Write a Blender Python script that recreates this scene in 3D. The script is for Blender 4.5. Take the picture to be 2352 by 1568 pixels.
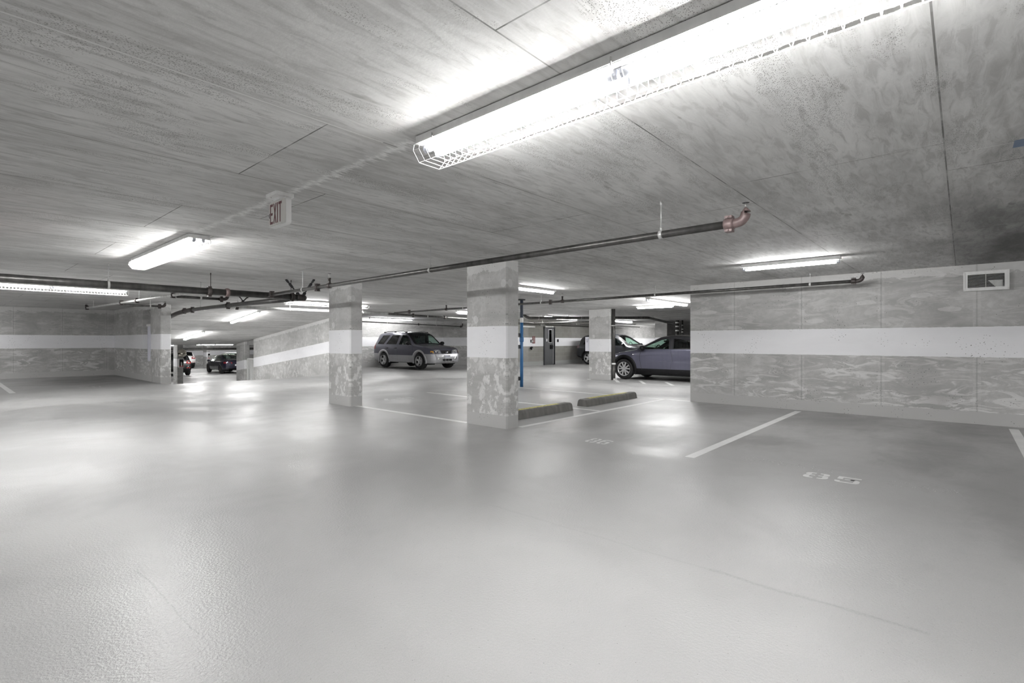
import bpy, math, random
import numpy as np
from mathutils import Vector, Matrix, geometry

for o in list(bpy.data.objects):
    bpy.data.objects.remove(o, do_unlink=True)
SC = bpy.context.scene
COL = SC.collection
random.seed(7)
PI = math.pi

# ------------------------------------------------------------------ camera
YAW = math.radians(41.57)          # heading of the lens, measured from +x (the direction of the bay lines)
EYE = 1.2
cam_d = bpy.data.cameras.new('camera')
cam = bpy.data.objects.new('camera', cam_d)
COL.objects.link(cam)
cam.location = (0, 0, EYE)
cam.rotation_euler = (PI / 2, 0, YAW - PI / 2)
cam_d.sensor_fit = 'HORIZONTAL'
cam_d.sensor_width = 36.0
cam_d.lens = 36.0 * 1168.0 / 2352.0
cam_d.clip_start = 0.02
cam_d.clip_end = 300
SC.camera = cam

# ------------------------------------------------------------------ world and exposure
world = bpy.data.worlds.new('world')
SC.world = world
world.use_nodes = True
bg = world.node_tree.nodes['Background']
bg.inputs[0].default_value = (1.0, 1.0, 1.0, 1)
bg.inputs[1].default_value = 0.02
vs = SC.view_settings
vs.view_transform = 'Standard'
vs.look = 'None'
vs.gamma = 1.0
vs.use_curve_mapping = False
vs.exposure = 0.0
TUBE = 185.0                       # emission of a fluorescent tube
SC.cycles.max_bounces = 8
SC.cycles.diffuse_bounces = 6
SC.cycles.glossy_bounces = 3
SC.cycles.transparent_max_bounces = 12
SC.cycles.caustics_reflective = False
SC.cycles.caustics_refractive = False
SC.cycles.sample_clamp_indirect = 12.0
SC.cycles.use_denoising = True
SC.cycles.use_light_tree = True
SC.cycles.use_adaptive_sampling = True
SC.cycles.adaptive_threshold = 0.05
SC.cycles.adaptive_min_samples = 16

H = 2.32                           # clear height
RAMP0, RAMPK, RAMPD = 16.6, 0.112, 1.28   # ramp: start, slope, total drop


def rampdrop(y):
    return min(max((y - RAMP0) * RAMPK, 0.0), RAMPD)


def sstep(a, b, x):
    t = min(max((x - a) / (b - a), 0.0), 1.0)
    return t * t * (3 - 2 * t)


def floor_z(x, y):
    """upper deck: flat, with a shallow fall to the drain on the far right"""
    return -sstep(10.4, 13.8, x) * (0.13 - 0.09 * sstep(10.5, 16.0, y))


# ------------------------------------------------------------------ node helpers
class NT:
    def __init__(self, name):
        self.m = bpy.data.materials.new(name)
        self.m.use_nodes = True
        self.t = self.m.node_tree
        self.b = self.t.nodes['Principled BSDF']
        self.out = self.t.nodes['Material Output']
        self.tc = None

    def n(self, typ, **kw):
        nd = self.t.nodes.new(typ)
        for k, v in kw.items():
            setattr(nd, k, v)
        return nd

    def put(self, sock, v):
        if hasattr(v, 'is_output'):
            self.t.links.new(v, sock)
        else:
            if sock.type == 'RGBA' and not hasattr(v, '__len__'):
                v = (v, v, v, 1)
            elif sock.type == 'RGBA' and len(v) == 3:
                v = (*v, 1)
            sock.default_value = v

    def coord(self, which='Object'):
        if self.tc is None:
            self.tc = self.n('ShaderNodeTexCoord')
        return self.tc.outputs[which]

    def sep(self, v):
        s = self.n('ShaderNodeSeparateXYZ')
        self.put(s.inputs[0], v)
        return s.outputs[0], s.outputs[1], s.outputs[2]

    def comb(self, x, y, z):
        s = self.n('ShaderNodeCombineXYZ')
        for i, v in enumerate((x, y, z)):
            self.put(s.inputs[i], v)
        return s.outputs[0]

    def ma(self, op, a, b=None, c=None, clamp=False):
        s = self.n('ShaderNodeMath', operation=op, use_clamp=clamp)
        self.put(s.inputs[0], a)
        if b is not None:
            self.put(s.inputs[1], b)
        if c is not None:
            self.put(s.inputs[2], c)
        return s.outputs[0]

    def scale(self, v, sx, sy, sz, ox=0, oy=0, oz=0):
        s = self.n('ShaderNodeMapping')
        self.put(s.inputs[0], v)
        s.inputs['Scale'].default_value = (sx, sy, sz)
        s.inputs['Location'].default_value = (ox, oy, oz)
        return s.outputs[0]

    def noise(self, v, scale, detail=5, rough=.55, dist=0.0):
        s = self.n('ShaderNodeTexNoise', noise_dimensions='2D')
        self.put(s.inputs['Vector'], v)
        s.inputs['Scale'].default_value = scale
        s.inputs['Detail'].default_value = detail
        s.inputs['Roughness'].default_value = rough
        s.inputs['Distortion'].default_value = dist
        return s.outputs[0]

    def voro(self, v, scale):
        s = self.n('ShaderNodeTexVoronoi', voronoi_dimensions='2D')
        self.put(s.inputs['Vector'], v)
        s.inputs['Scale'].default_value = scale
        return s.outputs['Distance'], s.outputs['Color']

    def mr(self, v, a, b, c=0.0, d=1.0, smooth=False):
        s = self.n('ShaderNodeMapRange')
        s.clamp = True
        if smooth:
            s.interpolation_type = 'SMOOTHSTEP'
        self.put(s.inputs[0], v)
        for i, q in enumerate((a, b, c, d)):
            self.put(s.inputs[i + 1], q)
        return s.outputs[0]

    def mix(self, f, a, b, blend='MIX'):
        s = self.n('ShaderNodeMix', data_type='RGBA', blend_type=blend)
        self.put(s.inputs[0], f)
        self.put(s.inputs[6], a)
        self.put(s.inputs[7], b)
        return s.outputs[2]

    def inband(self, v, lo, hi):
        return self.ma('MULTIPLY', self.ma('GREATER_THAN', v, lo), self.ma('LESS_THAN', v, hi))

    def bump(self, h, strength, dist=0.01):
        s = self.n('ShaderNodeBump')
        s.inputs['Strength'].default_value = strength
        s.inputs['Distance'].default_value = dist
        self.put(s.inputs['Height'], h)
        self.put(self.b.inputs['Normal'], s.outputs[0])

    def base(self, c, rough=.5, metal=0.0, spec=.5):
        self.put(self.b.inputs['Base Color'], c)
        self.put(self.b.inputs['Roughness'], rough)
        self.put(self.b.inputs['Metallic'], metal)
        self.put(self.b.inputs['Specular IOR Level'], spec)


def plain(name, c, rough=.5, metal=0.0, spec=.5, coat=0.0, var=0.06, vs_=14.0):
    """a simple surface with slight procedural unevenness"""
    g = NT(name)
    n = g.noise(g.coord(), vs_, 3)
    col = g.mix(g.mr(n, .3, .7), tuple(x * (1 - var) for x in c), tuple(min(1, x * (1 + var)) for x in c))
    g.base(col, rough, metal, spec)
    if coat:
        g.b.inputs['Coat Weight'].default_value = coat
        g.b.inputs['Coat Roughness'].default_value = .04
    return g.m


def emit(name, c, s):
    g = NT(name)
    g.base(c, .4)
    g.b.inputs['Emission Color'].default_value = (*c, 1)
    g.b.inputs['Emission Strength'].default_value = s
    return g.m


BASEGREY = (.53, .527, .52)
WHITE = (.87, .87, .89)


def concrete_wall(name, axis=1, joint=(3.24, 1.13), band=(.972, 1.415), base=.178, slope=False, tone=1.0,
                  swirl=1.1, patches=1.0, iso=False):
    g = NT(name)
    p = g.coord()
    x, y, z = g.sep(p)
    a = (x, y)[axis]
    zz = z
    if slope:
        d = g.ma('MULTIPLY', g.ma('SUBTRACT', y, RAMP0), RAMPK)
        d = g.ma('MINIMUM', g.ma('MAXIMUM', d, 0.0), RAMPD)
        zz = g.ma('ADD', z, d)
    al = g.ma('ADD', x, y)
    p = g.comb(al, z, 0)
    q = g.scale(p, 1, 2.2, 1)
    q2 = g.scale(p, 2.1, 1.7, 1) if iso else g.scale(p, .7, 2.6, 1)
    n1 = g.noise(q, 1.1, 5, .62, .4)
    n2 = g.noise(q2, 3.1, 7, .70, swirl)
    n3 = g.noise(p, 16, 3, .6)
    n4 = g.noise(g.scale(p, 1, 1, 1, 11, 5, 2), .9, 3)
    dark = tuple(t * tone for t in (.385, .382, .374))
    mid = tuple(t * tone for t in (.53, .527, .519))
    lite = tuple(t * tone for t in (.70, .696, .686))
    col = g.mix(g.mr(n1, .34, .66), dark, mid)
    col = g.mix(g.ma('MULTIPLY', g.mr(n3, .42, .6), .30), col, dark)
    low = g.mr(zz, .9, 1.6, 1.0, .42)            # the lower pours are the more blotched ones
    pat = g.ma('MULTIPLY', g.mr(n2, .49, .59), g.ma('MULTIPLY', low, .95 * patches))
    pat = g.ma('MULTIPLY', pat, g.mr(n4, .34, .55))
    col = g.mix(pat, col, lite)
    # patched tie holes and slurry at the slab line
    vd, vc = g.voro(g.scale(q2, 1, 1, 1, 3, 7, 1), 1.05)
    blob = g.ma('MULTIPLY', g.ma('LESS_THAN', g.ma('ADD', vd, g.ma('MULTIPLY', n3, .06)), .13), .45 * patches)
    col = g.mix(blob, col, lite)
    top = g.ma('GREATER_THAN', g.ma('ADD', zz, g.ma('MULTIPLY', g.ma('SUBTRACT', n2, .5), .22)), H - .13)
    col = g.mix(g.ma('MULTIPLY', top, .62), col, lite)
    # pour joints
    if joint:
        f = g.ma('PINGPONG', g.ma('SUBTRACT', a, joint[0]), joint[1] / 2)
        f = g.ma('ADD', f, g.ma('MULTIPLY', g.ma('SUBTRACT', n3, .5), .012))
        jm = g.mr(f, .004, .012, 1, 0)
        col = g.mix(g.ma('MULTIPLY', jm, .30), col, tuple(t * .6 for t in dark))
        jl = g.ma('MULTIPLY', g.ma('MULTIPLY', g.inband(f, .012, .045), g.mr(n3, .4, .6)), .30)
        col = g.mix(jl, col, lite)
    # bug holes
    vd2, _ = g.voro(p, 21)
    hole = g.ma('MULTIPLY', g.ma('LESS_THAN', vd2, g.mr(g.noise(p, 37, 1), .4, .75, .03, .15)), g.ma('GREATER_THAN', g.noise(p, 2.3, 2), .58))
    edge = g.ma('ADD', zz, g.ma('MULTIPLY', g.ma('SUBTRACT', n3, .5), .012))
    if base:
        col = g.mix(g.ma('LESS_THAN', edge, base), col, g.mix(n1, tuple(t * .93 for t in BASEGREY), BASEGREY))
    if band:
        w = g.mix(g.mr(n1, .3, .7), tuple(t * .95 for t in WHITE), WHITE)
        col = g.mix(g.inband(edge, band[0], band[1]), col, w)
    col = g.mix(g.ma('MULTIPLY', hole, .7), col, (.07, .07, .065))
    g.base(col, .78, 0, .3)
    g.bump(n3, .20, .004)
    return g.m


def block_wall(name):
    g = NT(name)
    p = g.coord()
    x, y, z = g.sep(p)
    p = g.comb(x, z, 0)
    br = g.n('ShaderNodeTexBrick')
    g.put(br.inputs['Vector'], g.comb(x, z, 0))
    br.inputs['Scale'].default_value = 1.0
    br.inputs['Brick Width'].default_value = .42
    br.inputs['Row Height'].default_value = .21
    br.inputs['Mortar Size'].default_value = .006
    br.inputs['Color1'].default_value = (.30, .295, .27, 1)
    br.inputs['Color2'].default_value = (.235, .23, .21, 1)
    br.inputs['Mortar'].default_value = (.38, .37, .345, 1)
    n = g.noise(p, 5, 6, .6)
    col = g.mix(.35, br.outputs['Color'], g.mix(n, (.22, .215, .2), (.34, .335, .31)))
    # two cast strips between the block panels
    strip = g.ma('MAXIMUM', g.inband(x, 19.5, 19.86), g.inband(x, 23.65, 24.5))
    col = g.mix(strip, col, g.mix(n, (.27, .265, .25), (.36, .35, .33)))
    col = g.mix(g.ma('LESS_THAN', z, .17), col, (.36, .365, .36))
    col = g.mix(g.inband(z, .955, 1.40), col, g.mix(n, tuple(t * .94 for t in WHITE), WHITE))
    g.base(col, .8, 0, .3)
    g.bump(n, .15, .004)
    return g.m


def ceiling_mat(name='ceiling_concrete'):
    g = NT(name)
    p = g.coord()
    x, y, z = g.sep(p)
    # formwork plywood grain runs along x
    s = g.comb(g.ma('MULTIPLY', x, .35), y, 0)
    n1 = g.noise(s, 2.2, 5, .63, .3)
    n2 = g.noise(g.comb(g.ma('MULTIPLY', x, 1.3), g.ma('MULTIPLY', y, 7.0), 0), 3.2, 6, .68, .5)
    n3 = g.noise(p, 24, 3, .6)
    n4 = g.noise(g.scale(p, 1, 1, 1, 4, 9, 0), .42, 4, .5)
    br = g.n('ShaderNodeTexBrick')
    g.put(br.inputs['Vector'], g.comb(g.ma('ADD', x, 2.44 * 16 - 1.95), g.ma('ADD', y, 1.181 * 50 - .08), 0))
    br.offset = .254
    br.inputs['Scale'].default_value = 1.0
    br.inputs['Brick Width'].default_value = 2.44
    br.inputs['Row Height'].default_value = 1.181
    br.inputs['Mortar Size'].default_value = .0038
    br.inputs['Color1'].default_value = (.30, .30, .30, 1)
    br.inputs['Color2'].default_value = (.70, .70, .70, 1)
    br.inputs['Mortar'].default_value = (.5, .5, .5, 1)
    tone = br.outputs['Color']
    bw = g.n('ShaderNodeRGBToBW')
    g.put(bw.inputs[0], tone)
    dark, mid, lite = (.52, .517, .508), (.75, .746, .737), (.85, .846, .838)
    col = g.mix(g.mr(n1, .33, .67), dark, mid)
    col = g.mix(g.ma('MULTIPLY', g.mr(n2, .50, .64), .62), col, (.40, .396, .388))
    col = g.mix(g.ma('MULTIPLY', g.mr(n2, .34, .46, 1, 0), .30), col, lite)
    col = g.mix(g.mr(n4, .35, .65, 0, .30), col, mid)
    col = g.mix(1.0, col, g.mix(g.ma('MULTIPLY', bw.outputs[0], 1.0), (.9, .9, .9), (1.06, 1.06, 1.06)), 'MULTIPLY')
    # honeycombed pores, clustered
    vd, vcol = g.voro(g.comb(g.ma('MULTIPLY', x, .75), y, 0), 150)
    rnd = g.n('ShaderNodeRGBToBW')
    g.put(rnd.inputs[0], vcol)
    clus = g.noise(g.comb(g.ma('MULTIPLY', x, .6), g.ma('MULTIPLY', y, 1.6), 3.0), 1.5, 6, .65)
    pore = g.ma('MULTIPLY', g.ma('LESS_THAN', vd, g.mr(rnd.outputs[0], .3, .8, .04, .36)), g.mr(clus, .52, .60))
    col = g.mix(g.ma('MULTIPLY', pore, .70), col, (.13, .127, .12))
    # long worn scabs
    sc_ = g.noise(g.comb(g.ma('MULTIPLY', x, .9), g.ma('MULTIPLY', y, 3.0), 7.0), 2.0, 3, .5)
    col = g.mix(g.ma('MULTIPLY', g.mr(sc_, .76, .80), .45), col, (.2, .195, .185))
    # sheet joints
    wob = g.noise(p, 3.0, 4)
    j = g.ma('MULTIPLY', br.outputs['Fac'], g.mr(wob, .36, .56, .28, .92))
    col = g.mix(j, col, (.10, .098, .092))
    # the soft stain that follows each joint
    fy = g.ma('PINGPONG', g.ma('SUBTRACT', y, .08), 1.181 / 2)
    js = g.ma('MULTIPLY', g.mr(fy, .004, .05, 1, 0), g.mr(n1, .35, .65, .05, .4))
    col = g.mix(js, col, (.36, .355, .345))
    wl = g.ma('MAXIMUM', g.ma('MULTIPLY', g.inband(g.ma('ADD', y, g.ma('MULTIPLY', n3, .004)), 2.440, 2.451), g.inband(x, -2.5, 1.66)),
              g.ma('MULTIPLY', g.inband(x, 4.012, 4.018), g.inband(y, -.4, .01)))
    col = g.mix(g.ma('MULTIPLY', wl, .8), col, (.86, .86, .85))
    # plastered-over conduit chase between the lamp row and the sign
    e = g.ma('ABSOLUTE', g.ma('ADD', g.ma('SUBTRACT', x, 1.76), g.ma('MULTIPLY', g.ma('SUBTRACT', n2, .5), .22)))
    ch = g.ma('MULTIPLY', g.mr(e, .008, .045, 1, 0), g.inband(y, 2.3, 5.98))
    col = g.mix(g.ma('MULTIPLY', ch, g.mr(n3, .3, .6, .35, .9)), col, (.90, .90, .89))
    # ragged seam beside the near lamp
    e2 = g.ma('ABSOLUTE', g.ma('ADD', g.ma('SUBTRACT', x, 2.137), g.ma('MULTIPLY', g.ma('SUBTRACT', g.noise(p, 9, 5, .7), .5), .035)))
    sm = g.ma('MULTIPLY', g.ma('LESS_THAN', e2, g.mr(y, .3, 1.0, .014, .0045)), g.inband(y, -.4, 2.3))
    col = g.mix(g.ma('MULTIPLY', sm, .85), col, (.12, .118, .11))
    # rust-pink bloom and the scrap of blue paint
    pk = g.n('ShaderNodeVectorMath', operation='LENGTH')
    g.put(pk.inputs[0], g.comb(g.ma('SUBTRACT', x, .25), g.ma('MULTIPLY', g.ma('SUBTRACT', y, 6.6), .32), 0))
    pm = g.ma('MULTIPLY', g.mr(pk.outputs['Value'], .15, .75, 1, 0), g.mr(n1, .35, .65, .1, .5))
    col = g.mix(pm, col, (.46, .40, .39))
    bl = g.ma('MULTIPLY', g.inband(x, 3.98, 4.13), g.inband(y, -.32, -.215))
    col = g.mix(g.ma('MULTIPLY', bl, .8), col, (.14, .22, .36))
    # bay right of the last joint, colour darkening toward its middle
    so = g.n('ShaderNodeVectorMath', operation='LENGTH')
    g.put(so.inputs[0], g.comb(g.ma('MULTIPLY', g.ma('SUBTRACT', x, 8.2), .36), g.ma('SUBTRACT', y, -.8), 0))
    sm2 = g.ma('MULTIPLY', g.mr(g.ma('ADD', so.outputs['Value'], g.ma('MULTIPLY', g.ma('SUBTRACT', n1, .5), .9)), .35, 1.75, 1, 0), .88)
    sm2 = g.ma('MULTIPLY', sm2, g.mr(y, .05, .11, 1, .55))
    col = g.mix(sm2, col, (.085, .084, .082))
    g.base(col, .8, 0, .3)
    g.bump(n3, .2, .004)
    return g.m


STAINS = [  # cx, cy, rx, ry, strength : oil and dust where cars have stood
    (8.9, 1.4, 1.3, .8, .55), (9.2, -.1, 1.2, .5, .6), (7.3, .2, 1.4, .5, .55), (6.6, 1.75, .5, .35, .45),
    (8.6, 3.3, 1.3, .7, .35), (6.0, 4.2, .9, .4, .5), (6.1, 3.1, .55, .35, .4), (5.9, 2.75, .5, .25, .4), (5.7, -.3, 1.6, .35, .35),
    (3.1, 20.2, 1.1, 2.4, .75), (2.2, 19.0, .9, .5, .45), (3.9, 21.8, .5, 1.2, .6),
    (7.1, 7.6, .6, .25, .5), (6.6, 6.2, .7, .5, .3), (9.0, 8.2, 1.4, .5, .35), (8.7, 6.3, .8, .5, .3),
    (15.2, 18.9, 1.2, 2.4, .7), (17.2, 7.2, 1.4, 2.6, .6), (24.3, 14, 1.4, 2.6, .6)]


def floor_mat(name='floor_coating', stains=True):
    g = NT(name)
    p = g.coord()
    x, y, z = g.sep(p)
    n1 = g.noise(p, .35, 3, .55, .4)
    n2 = g.noise(p, 1.6, 5, .62, .6)
    n3 = g.noise(p, 190, 1, .5)
    n4 = g.noise(p, 72, 2, .6)
    col = g.mix(g.mr(n1, .3, .7), (.37, .368, .365), (.43, .428, .424))
    col = g.mix(g.ma('MULTIPLY', g.mr(n2, .52, .68), .15), col, (.33, .328, .322))
    if stains:
        nst = g.noise(g.comb(g.ma('MULTIPLY', x, .8), g.ma('MULTIPLY', y, 1.5), 0), 1.9, 7, .74, .3)
        tot = None
        for (cx, cy, rx, ry, st) in STAINS:
            ln = g.n('ShaderNodeVectorMath', operation='LENGTH')
            g.put(ln.inputs[0], g.scale(p, .8 / rx, .8 / ry, 0, -.8 * cx / rx, -.8 * cy / ry, 0))
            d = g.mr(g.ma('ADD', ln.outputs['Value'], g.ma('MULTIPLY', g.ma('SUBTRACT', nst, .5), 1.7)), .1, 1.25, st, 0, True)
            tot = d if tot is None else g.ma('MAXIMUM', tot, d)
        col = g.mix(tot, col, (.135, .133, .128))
        # scuffed wheel tracks and hairline cracks
        for (x0, lo, hi, wd, st) in [(.70, 2.35, 3.25, .006, .55), (2.69, .1, 1.0, .02, .38), (2.69, 1.0, 2.6, .016, .16)]:
            e = g.ma('ABSOLUTE', g.ma('ADD', g.ma('SUBTRACT', x, x0), g.ma('MULTIPLY', g.ma('SUBTRACT', n2, .5), .07)))
            k = g.ma('MULTIPLY', g.mr(e, 0, wd, 1, 0), g.inband(y, lo, hi))
            col = g.mix(g.ma('MULTIPLY', k, g.mr(n4, .35, .6, .3 * st, st)), col, (.16, .155, .15))
    # stray grit
    vd, _ = g.voro(p, 7)
    col = g.mix(g.ma('MULTIPLY', g.ma('LESS_THAN', vd, .012), .8), col, (.1, .1, .09))
    col = g.mix(g.ma('MULTIPLY', g.mr(n3, .38, .5, 1, 0), .22), col, (.28, .278, .274))
    rough = g.mr(g.noise(p, .8, 4, .6, .3), .35, .65, .33, .46, True)
    if stains:
        rough = g.ma('ADD', rough, g.ma('MULTIPLY', tot, -.04))
    g.base(col, rough, 0, .55)
    g.bump(n4, .5, .004)
    return g.m


def worn_paint(name, c, wear=.45, scale=38):
    g = NT(name)
    p = g.coord('Object')
    n = g.noise(p, scale, 5, .65)
    n2 = g.noise(p, 3.0, 3)
    col = g.mix(g.mr(n2, .3, .7), tuple(t * .9 for t in c), c)
    g.base(col, .45, 0, .45)
    tr = g.n('ShaderNodeBsdfTransparent')
    ms = g.n('ShaderNodeMixShader')
    g.put(ms.inputs[0], g.mr(n, wear - .06, wear + .06))
    g.t.links.new(tr.outputs[0], ms.inputs[1])
    g.t.links.new(g.b.outputs[0], ms.inputs[2])
    g.t.links.new(ms.outputs[0], g.out.inputs[0])
    return g.m


def glass_mat(name, tint, refl=.9):
    g = NT(name)
    tr = g.n('ShaderNodeBsdfTransparent')
    tr.inputs[0].default_value = (*tint, 1)
    gl = g.n('ShaderNodeBsdfGlossy')
    gl.inputs['Color'].default_value = (refl, refl, refl, 1)
    n = g.noise(g.coord(), 3, 2)
    g.put(gl.inputs['Roughness'], g.mr(n, .3, .7, .02, .05))
    fr = g.n('ShaderNodeFresnel')
    ge = g.n('ShaderNodeNewGeometry')
    g.put(fr.inputs[0], g.mr(ge.outputs['Backfacing'], 0, 1, 1.5, 1 / 1.5))
    ms = g.n('ShaderNodeMixShader')
    g.t.links.new(fr.outputs[0], ms.inputs[0])
    g.t.links.new(tr.outputs[0], ms.inputs[1])
    g.t.links.new(gl.outputs[0], ms.inputs[2])
    g.t.links.new(ms.outputs[0], g.out.inputs[0])
    return g.m


M = dict(
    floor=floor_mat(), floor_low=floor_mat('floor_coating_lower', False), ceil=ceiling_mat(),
    wall_y=concrete_wall('wall_concrete_y', 1), wall_x=concrete_wall('wall_concrete_x', 0, (.4, 1.2), tone=.95),
    wall_ramp=concrete_wall('ramp_wall_concrete', 1, (17.6, 1.25), slope=True, tone=1.05, patches=.7, iso=True, swirl=.4),
    wall_plain=concrete_wall('back_wall_concrete', 0, (13.1, 1.22), patches=.9),
    wall_low=concrete_wall('lower_wall_concrete', 0, (13.1, 2.4), band=(-.25, .22), base=None),
    column=concrete_wall('column_concrete', 0, None, tone=1.06, patches=1.2, iso=True, swirl=.25),
    pier=concrete_wall('pier_concrete', 1, None, tone=.9, patches=.6),
    raw=concrete_wall('raw_concrete', 1, None, band=None, base=None, tone=.8, patches=.5),
    block=block_wall('block_masonry'),
    line=worn_paint('line_paint', (.82, .82, .81), .24), digit=worn_paint('stencil_paint', (.82, .82, .81), .18),
    ghost=worn_paint('ghost_paint', (.80, .80, .79), .56, 70), faint=worn_paint('faint_paint', (.74, .74, .73), .44, 50),
    yellow=worn_paint('yellow_paint', (.62, .56, .10), .42, 30),
    white=plain('white_enamel', (.80, .80, .79), .35), offwhite=plain('offwhite_plastic', (.70, .69, .66), .4),
    wire=plain('white_wire', (.85, .85, .85), .35),
    socket=plain('lamp_socket', (.62, .64, .70), .4),
    pipe=plain('black_steel_pipe', (.085, .083, .08), .36, .55, .5, 0, .25),
    galv=plain('galvanised_steel', (.58, .58, .57), .35, .35, .5, 0, .15),
    iron=plain('cast_iron', (.03, .03, .032), .5, .2), rust=plain('red_oxide_fitting', (.20, .145, .14), .42, .15, .5, 0, .2),
    darkfit=plain('dark_brown_fitting', (.05, .042, .04), .45, .2),
    blue=plain('blue_pipe_paint', (.045, .16, .36), .38), navy=plain('navy_pipe', (.05, .065, .09), .4),
    stop=plain('wheel_stop_concrete', (.20, .195, .185), .8, 0, .3, 0, .2, 9),
    red=plain('red_plastic', (.42, .03, .03), .4), signred=plain('exit_red', (.15, .045, .052), .4),
    maroon=plain('maroon_sign', (.16, .05, .05), .5), black=plain('black_plastic', (.010, .010, .011), .5, 0, .2),
    door=plain('door_paint', (.105, .108, .112), .45), doorframe=plain('door_frame_paint', (.05, .052, .056), .45),
    alu=plain('aluminium', (.66, .66, .66), .35, .7), rubber=plain('tyre_rubber', (.016, .016, .017), .75),
    rim=plain('alloy', (.70, .70, .71), .3, .35), dark=plain('dark_void', (.01, .01, .011), .8),
    slot=plain('vent_void', (.012, .012, .012), .9), cab=plain('lilac_white_enamel', (.72, .72, .79), .4),
    mirror=plain('mirror_silver', (.80, .75, .66), .04, 1.0), cabin=plain('cabin_trim', (.03, .03, .033), .7),
    tube=emit('tube_light', (1.0, .997, .99), TUBE),
    taillight=plain('tail_lens', (.35, .015, .02), .15, 0, .6, 1), lens=plain('clear_lens', (.55, .56, .58), .08, .3, .6, 1),
    amber=plain('amber_lens', (.75, .36, .04), .15, 0, .6, 1), chrome=plain('chrome', (.75, .75, .76), .1, 1.0),
    plate=plain('plate_white', (.75, .76, .80), .4), plate_ink=plain('plate_ink', (.12, .16, .35), .5),
    glass=glass_mat('tinted_glass', (.55, .66, .62)), privacy=glass_mat('privacy_glass', (.05, .055, .06)),
    greenglass=glass_mat('green_glass', (.68, .86, .77)),
)


def paint(name, c, metal=.35):
    return plain(name, c, .32, metal, .5, 1.0, .03)


# ------------------------------------------------------------------ mesh builder
class MB:
    def __init__(self):
        self.v, self.f, self.s = [], [], []

    def add(self, vs_, fs, smooth=False):
        o = len(self.v)
        self.v += [tuple(q) for q in vs_]
        self.f += [tuple(i + o for i in f) for f in fs]
        self.s += [smooth] * len(fs)
        return self

    def box(self, x0, x1, y0, y1, z0, z1):
        v = [(x, y, z) for z in (z0, z1) for y in (y0, y1) for x in (x0, x1)]
        f = [(0, 2, 3, 1), (4, 5, 7, 6), (0, 1, 5, 4), (2, 6, 7, 3), (0, 4, 6, 2), (1, 3, 7, 5)]
        return self.add(v, f)

    def prism(self, poly, axis, a0, a1, smooth=False):
        """polygon extruded along an axis: 0 -> poly=(y,z), 1 -> (x,z), 2 -> (x,y)"""
        def at(p, a):
            return {0: (a, p[0], p[1]), 1: (p[0], a, p[1]), 2: (p[0], p[1], a)}[axis]
        n = len(poly)
        v = [at(p, a0) for p in poly] + [at(p, a1) for p in poly]
        tri = geometry.tessellate_polygon([[Vector((p[0], p[1], 0)) for p in poly]])
        f = [tuple(t) for t in tri] + [tuple(i + n for i in reversed(t)) for t in tri]
        f += [(i, (i + 1) % n, n + (i + 1) % n, n + i) for i in range(n)]
        return self.add(v, f)

    def chamfer_box(self, x0, x1, y0, y1, z0, z1, c):
        return self.prism([(x0 + c, y0), (x1 - c, y0), (x1, y0 + c), (x1, y1 - c), (x1 - c, y1), (x0 + c, y1), (x0, y1 - c), (x0, y0 + c)], 2, z0, z1)

    def tube(self, pts, r, seg=12, cap=True, smooth=True, closed=False):
        pts = [Vector(p) for p in pts]
        n = len(pts)
        rr = r if hasattr(r, '__len__') else [r] * n
        t0 = (pts[1] - pts[0]).normalized()
        up = Vector((0, 0, 1)) if abs(t0.z) < .9 else Vector((1, 0, 0))
        nrm = t0.cross(up).normalized()
        v = []
        for i, p in enumerate(pts):
            if closed:
                t = (pts[(i + 1) % n] - pts[i - 1]).normalized()
            elif i == 0:
                t = (pts[1] - p).normalized()
            elif i == n - 1:
                t = (p - pts[i - 1]).normalized()
            else:
                t = ((pts[i + 1] - p).normalized() + (p - pts[i - 1]).normalized()).normalized()
            nrm = (nrm - t * nrm.dot(t)).normalized()
            b = t.cross(nrm)
            for k in range(seg):
                a = 2 * PI * k / seg
                v.append(p + (nrm * math.cos(a) + b * math.sin(a)) * rr[i])
        f = []
        for i in range(n if closed else n - 1):
            j = (i + 1) % n
            for k in range(seg):
                k2 = (k + 1) % seg
                f.append((i * seg + k, i * seg + k2, j * seg + k2, j * seg + k))
        self.add(v, f, smooth)
        if cap and not closed:
            o = len(self.v) - n * seg
            self.f.append(tuple(o + k for k in reversed(range(seg))))
            self.f.append(tuple(o + (n - 1) * seg + k for k in range(seg)))
            self.s += [False, False]
        return self

    def lathe(self, prof, c, axis=2, seg=24, smooth=True):
        """profile [(r, a)] spun about an axis through c"""
        c = Vector(c)
        v = []
        for (r, a) in prof:
            for k in range(seg):
                t = 2 * PI * k / seg
                u, w = r * math.cos(t), r * math.sin(t)
                v.append(c + Vector({0: (a, u, w), 1: (u, a, w), 2: (u, w, a)}[axis]))
        f = []
        for i in range(len(prof) - 1):
            for k in range(seg):
                k2 = (k + 1) % seg
                f.append((i * seg + k, i * seg + k2, (i + 1) * seg + k2, (i + 1) * seg + k))
        return self.add(v, f, smooth)

    def build(self, name, mat, parent=None, org=(0, 0, 0), recalc=True):
        me = bpy.data.meshes.new(name)
        ox, oy, oz = org
        me.from_pydata([(x - ox, y - oy, z - oz) for x, y, z in self.v], [], self.f)
        me.polygons.foreach_set('use_smooth', self.s)
        if recalc:
            import bmesh
            bm = bmesh.new()
            bm.from_mesh(me)
            bmesh.ops.recalc_face_normals(bm, faces=bm.faces)
            bm.to_mesh(me)
            bm.free()
        me.materials.append(M[mat] if isinstance(mat, str) else mat)
        me.update()
        o = bpy.data.objects.new(name, me)
        COL.objects.link(o)
        if parent is None:
            o.location = org
        else:
            o.parent = parent
        return o


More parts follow.
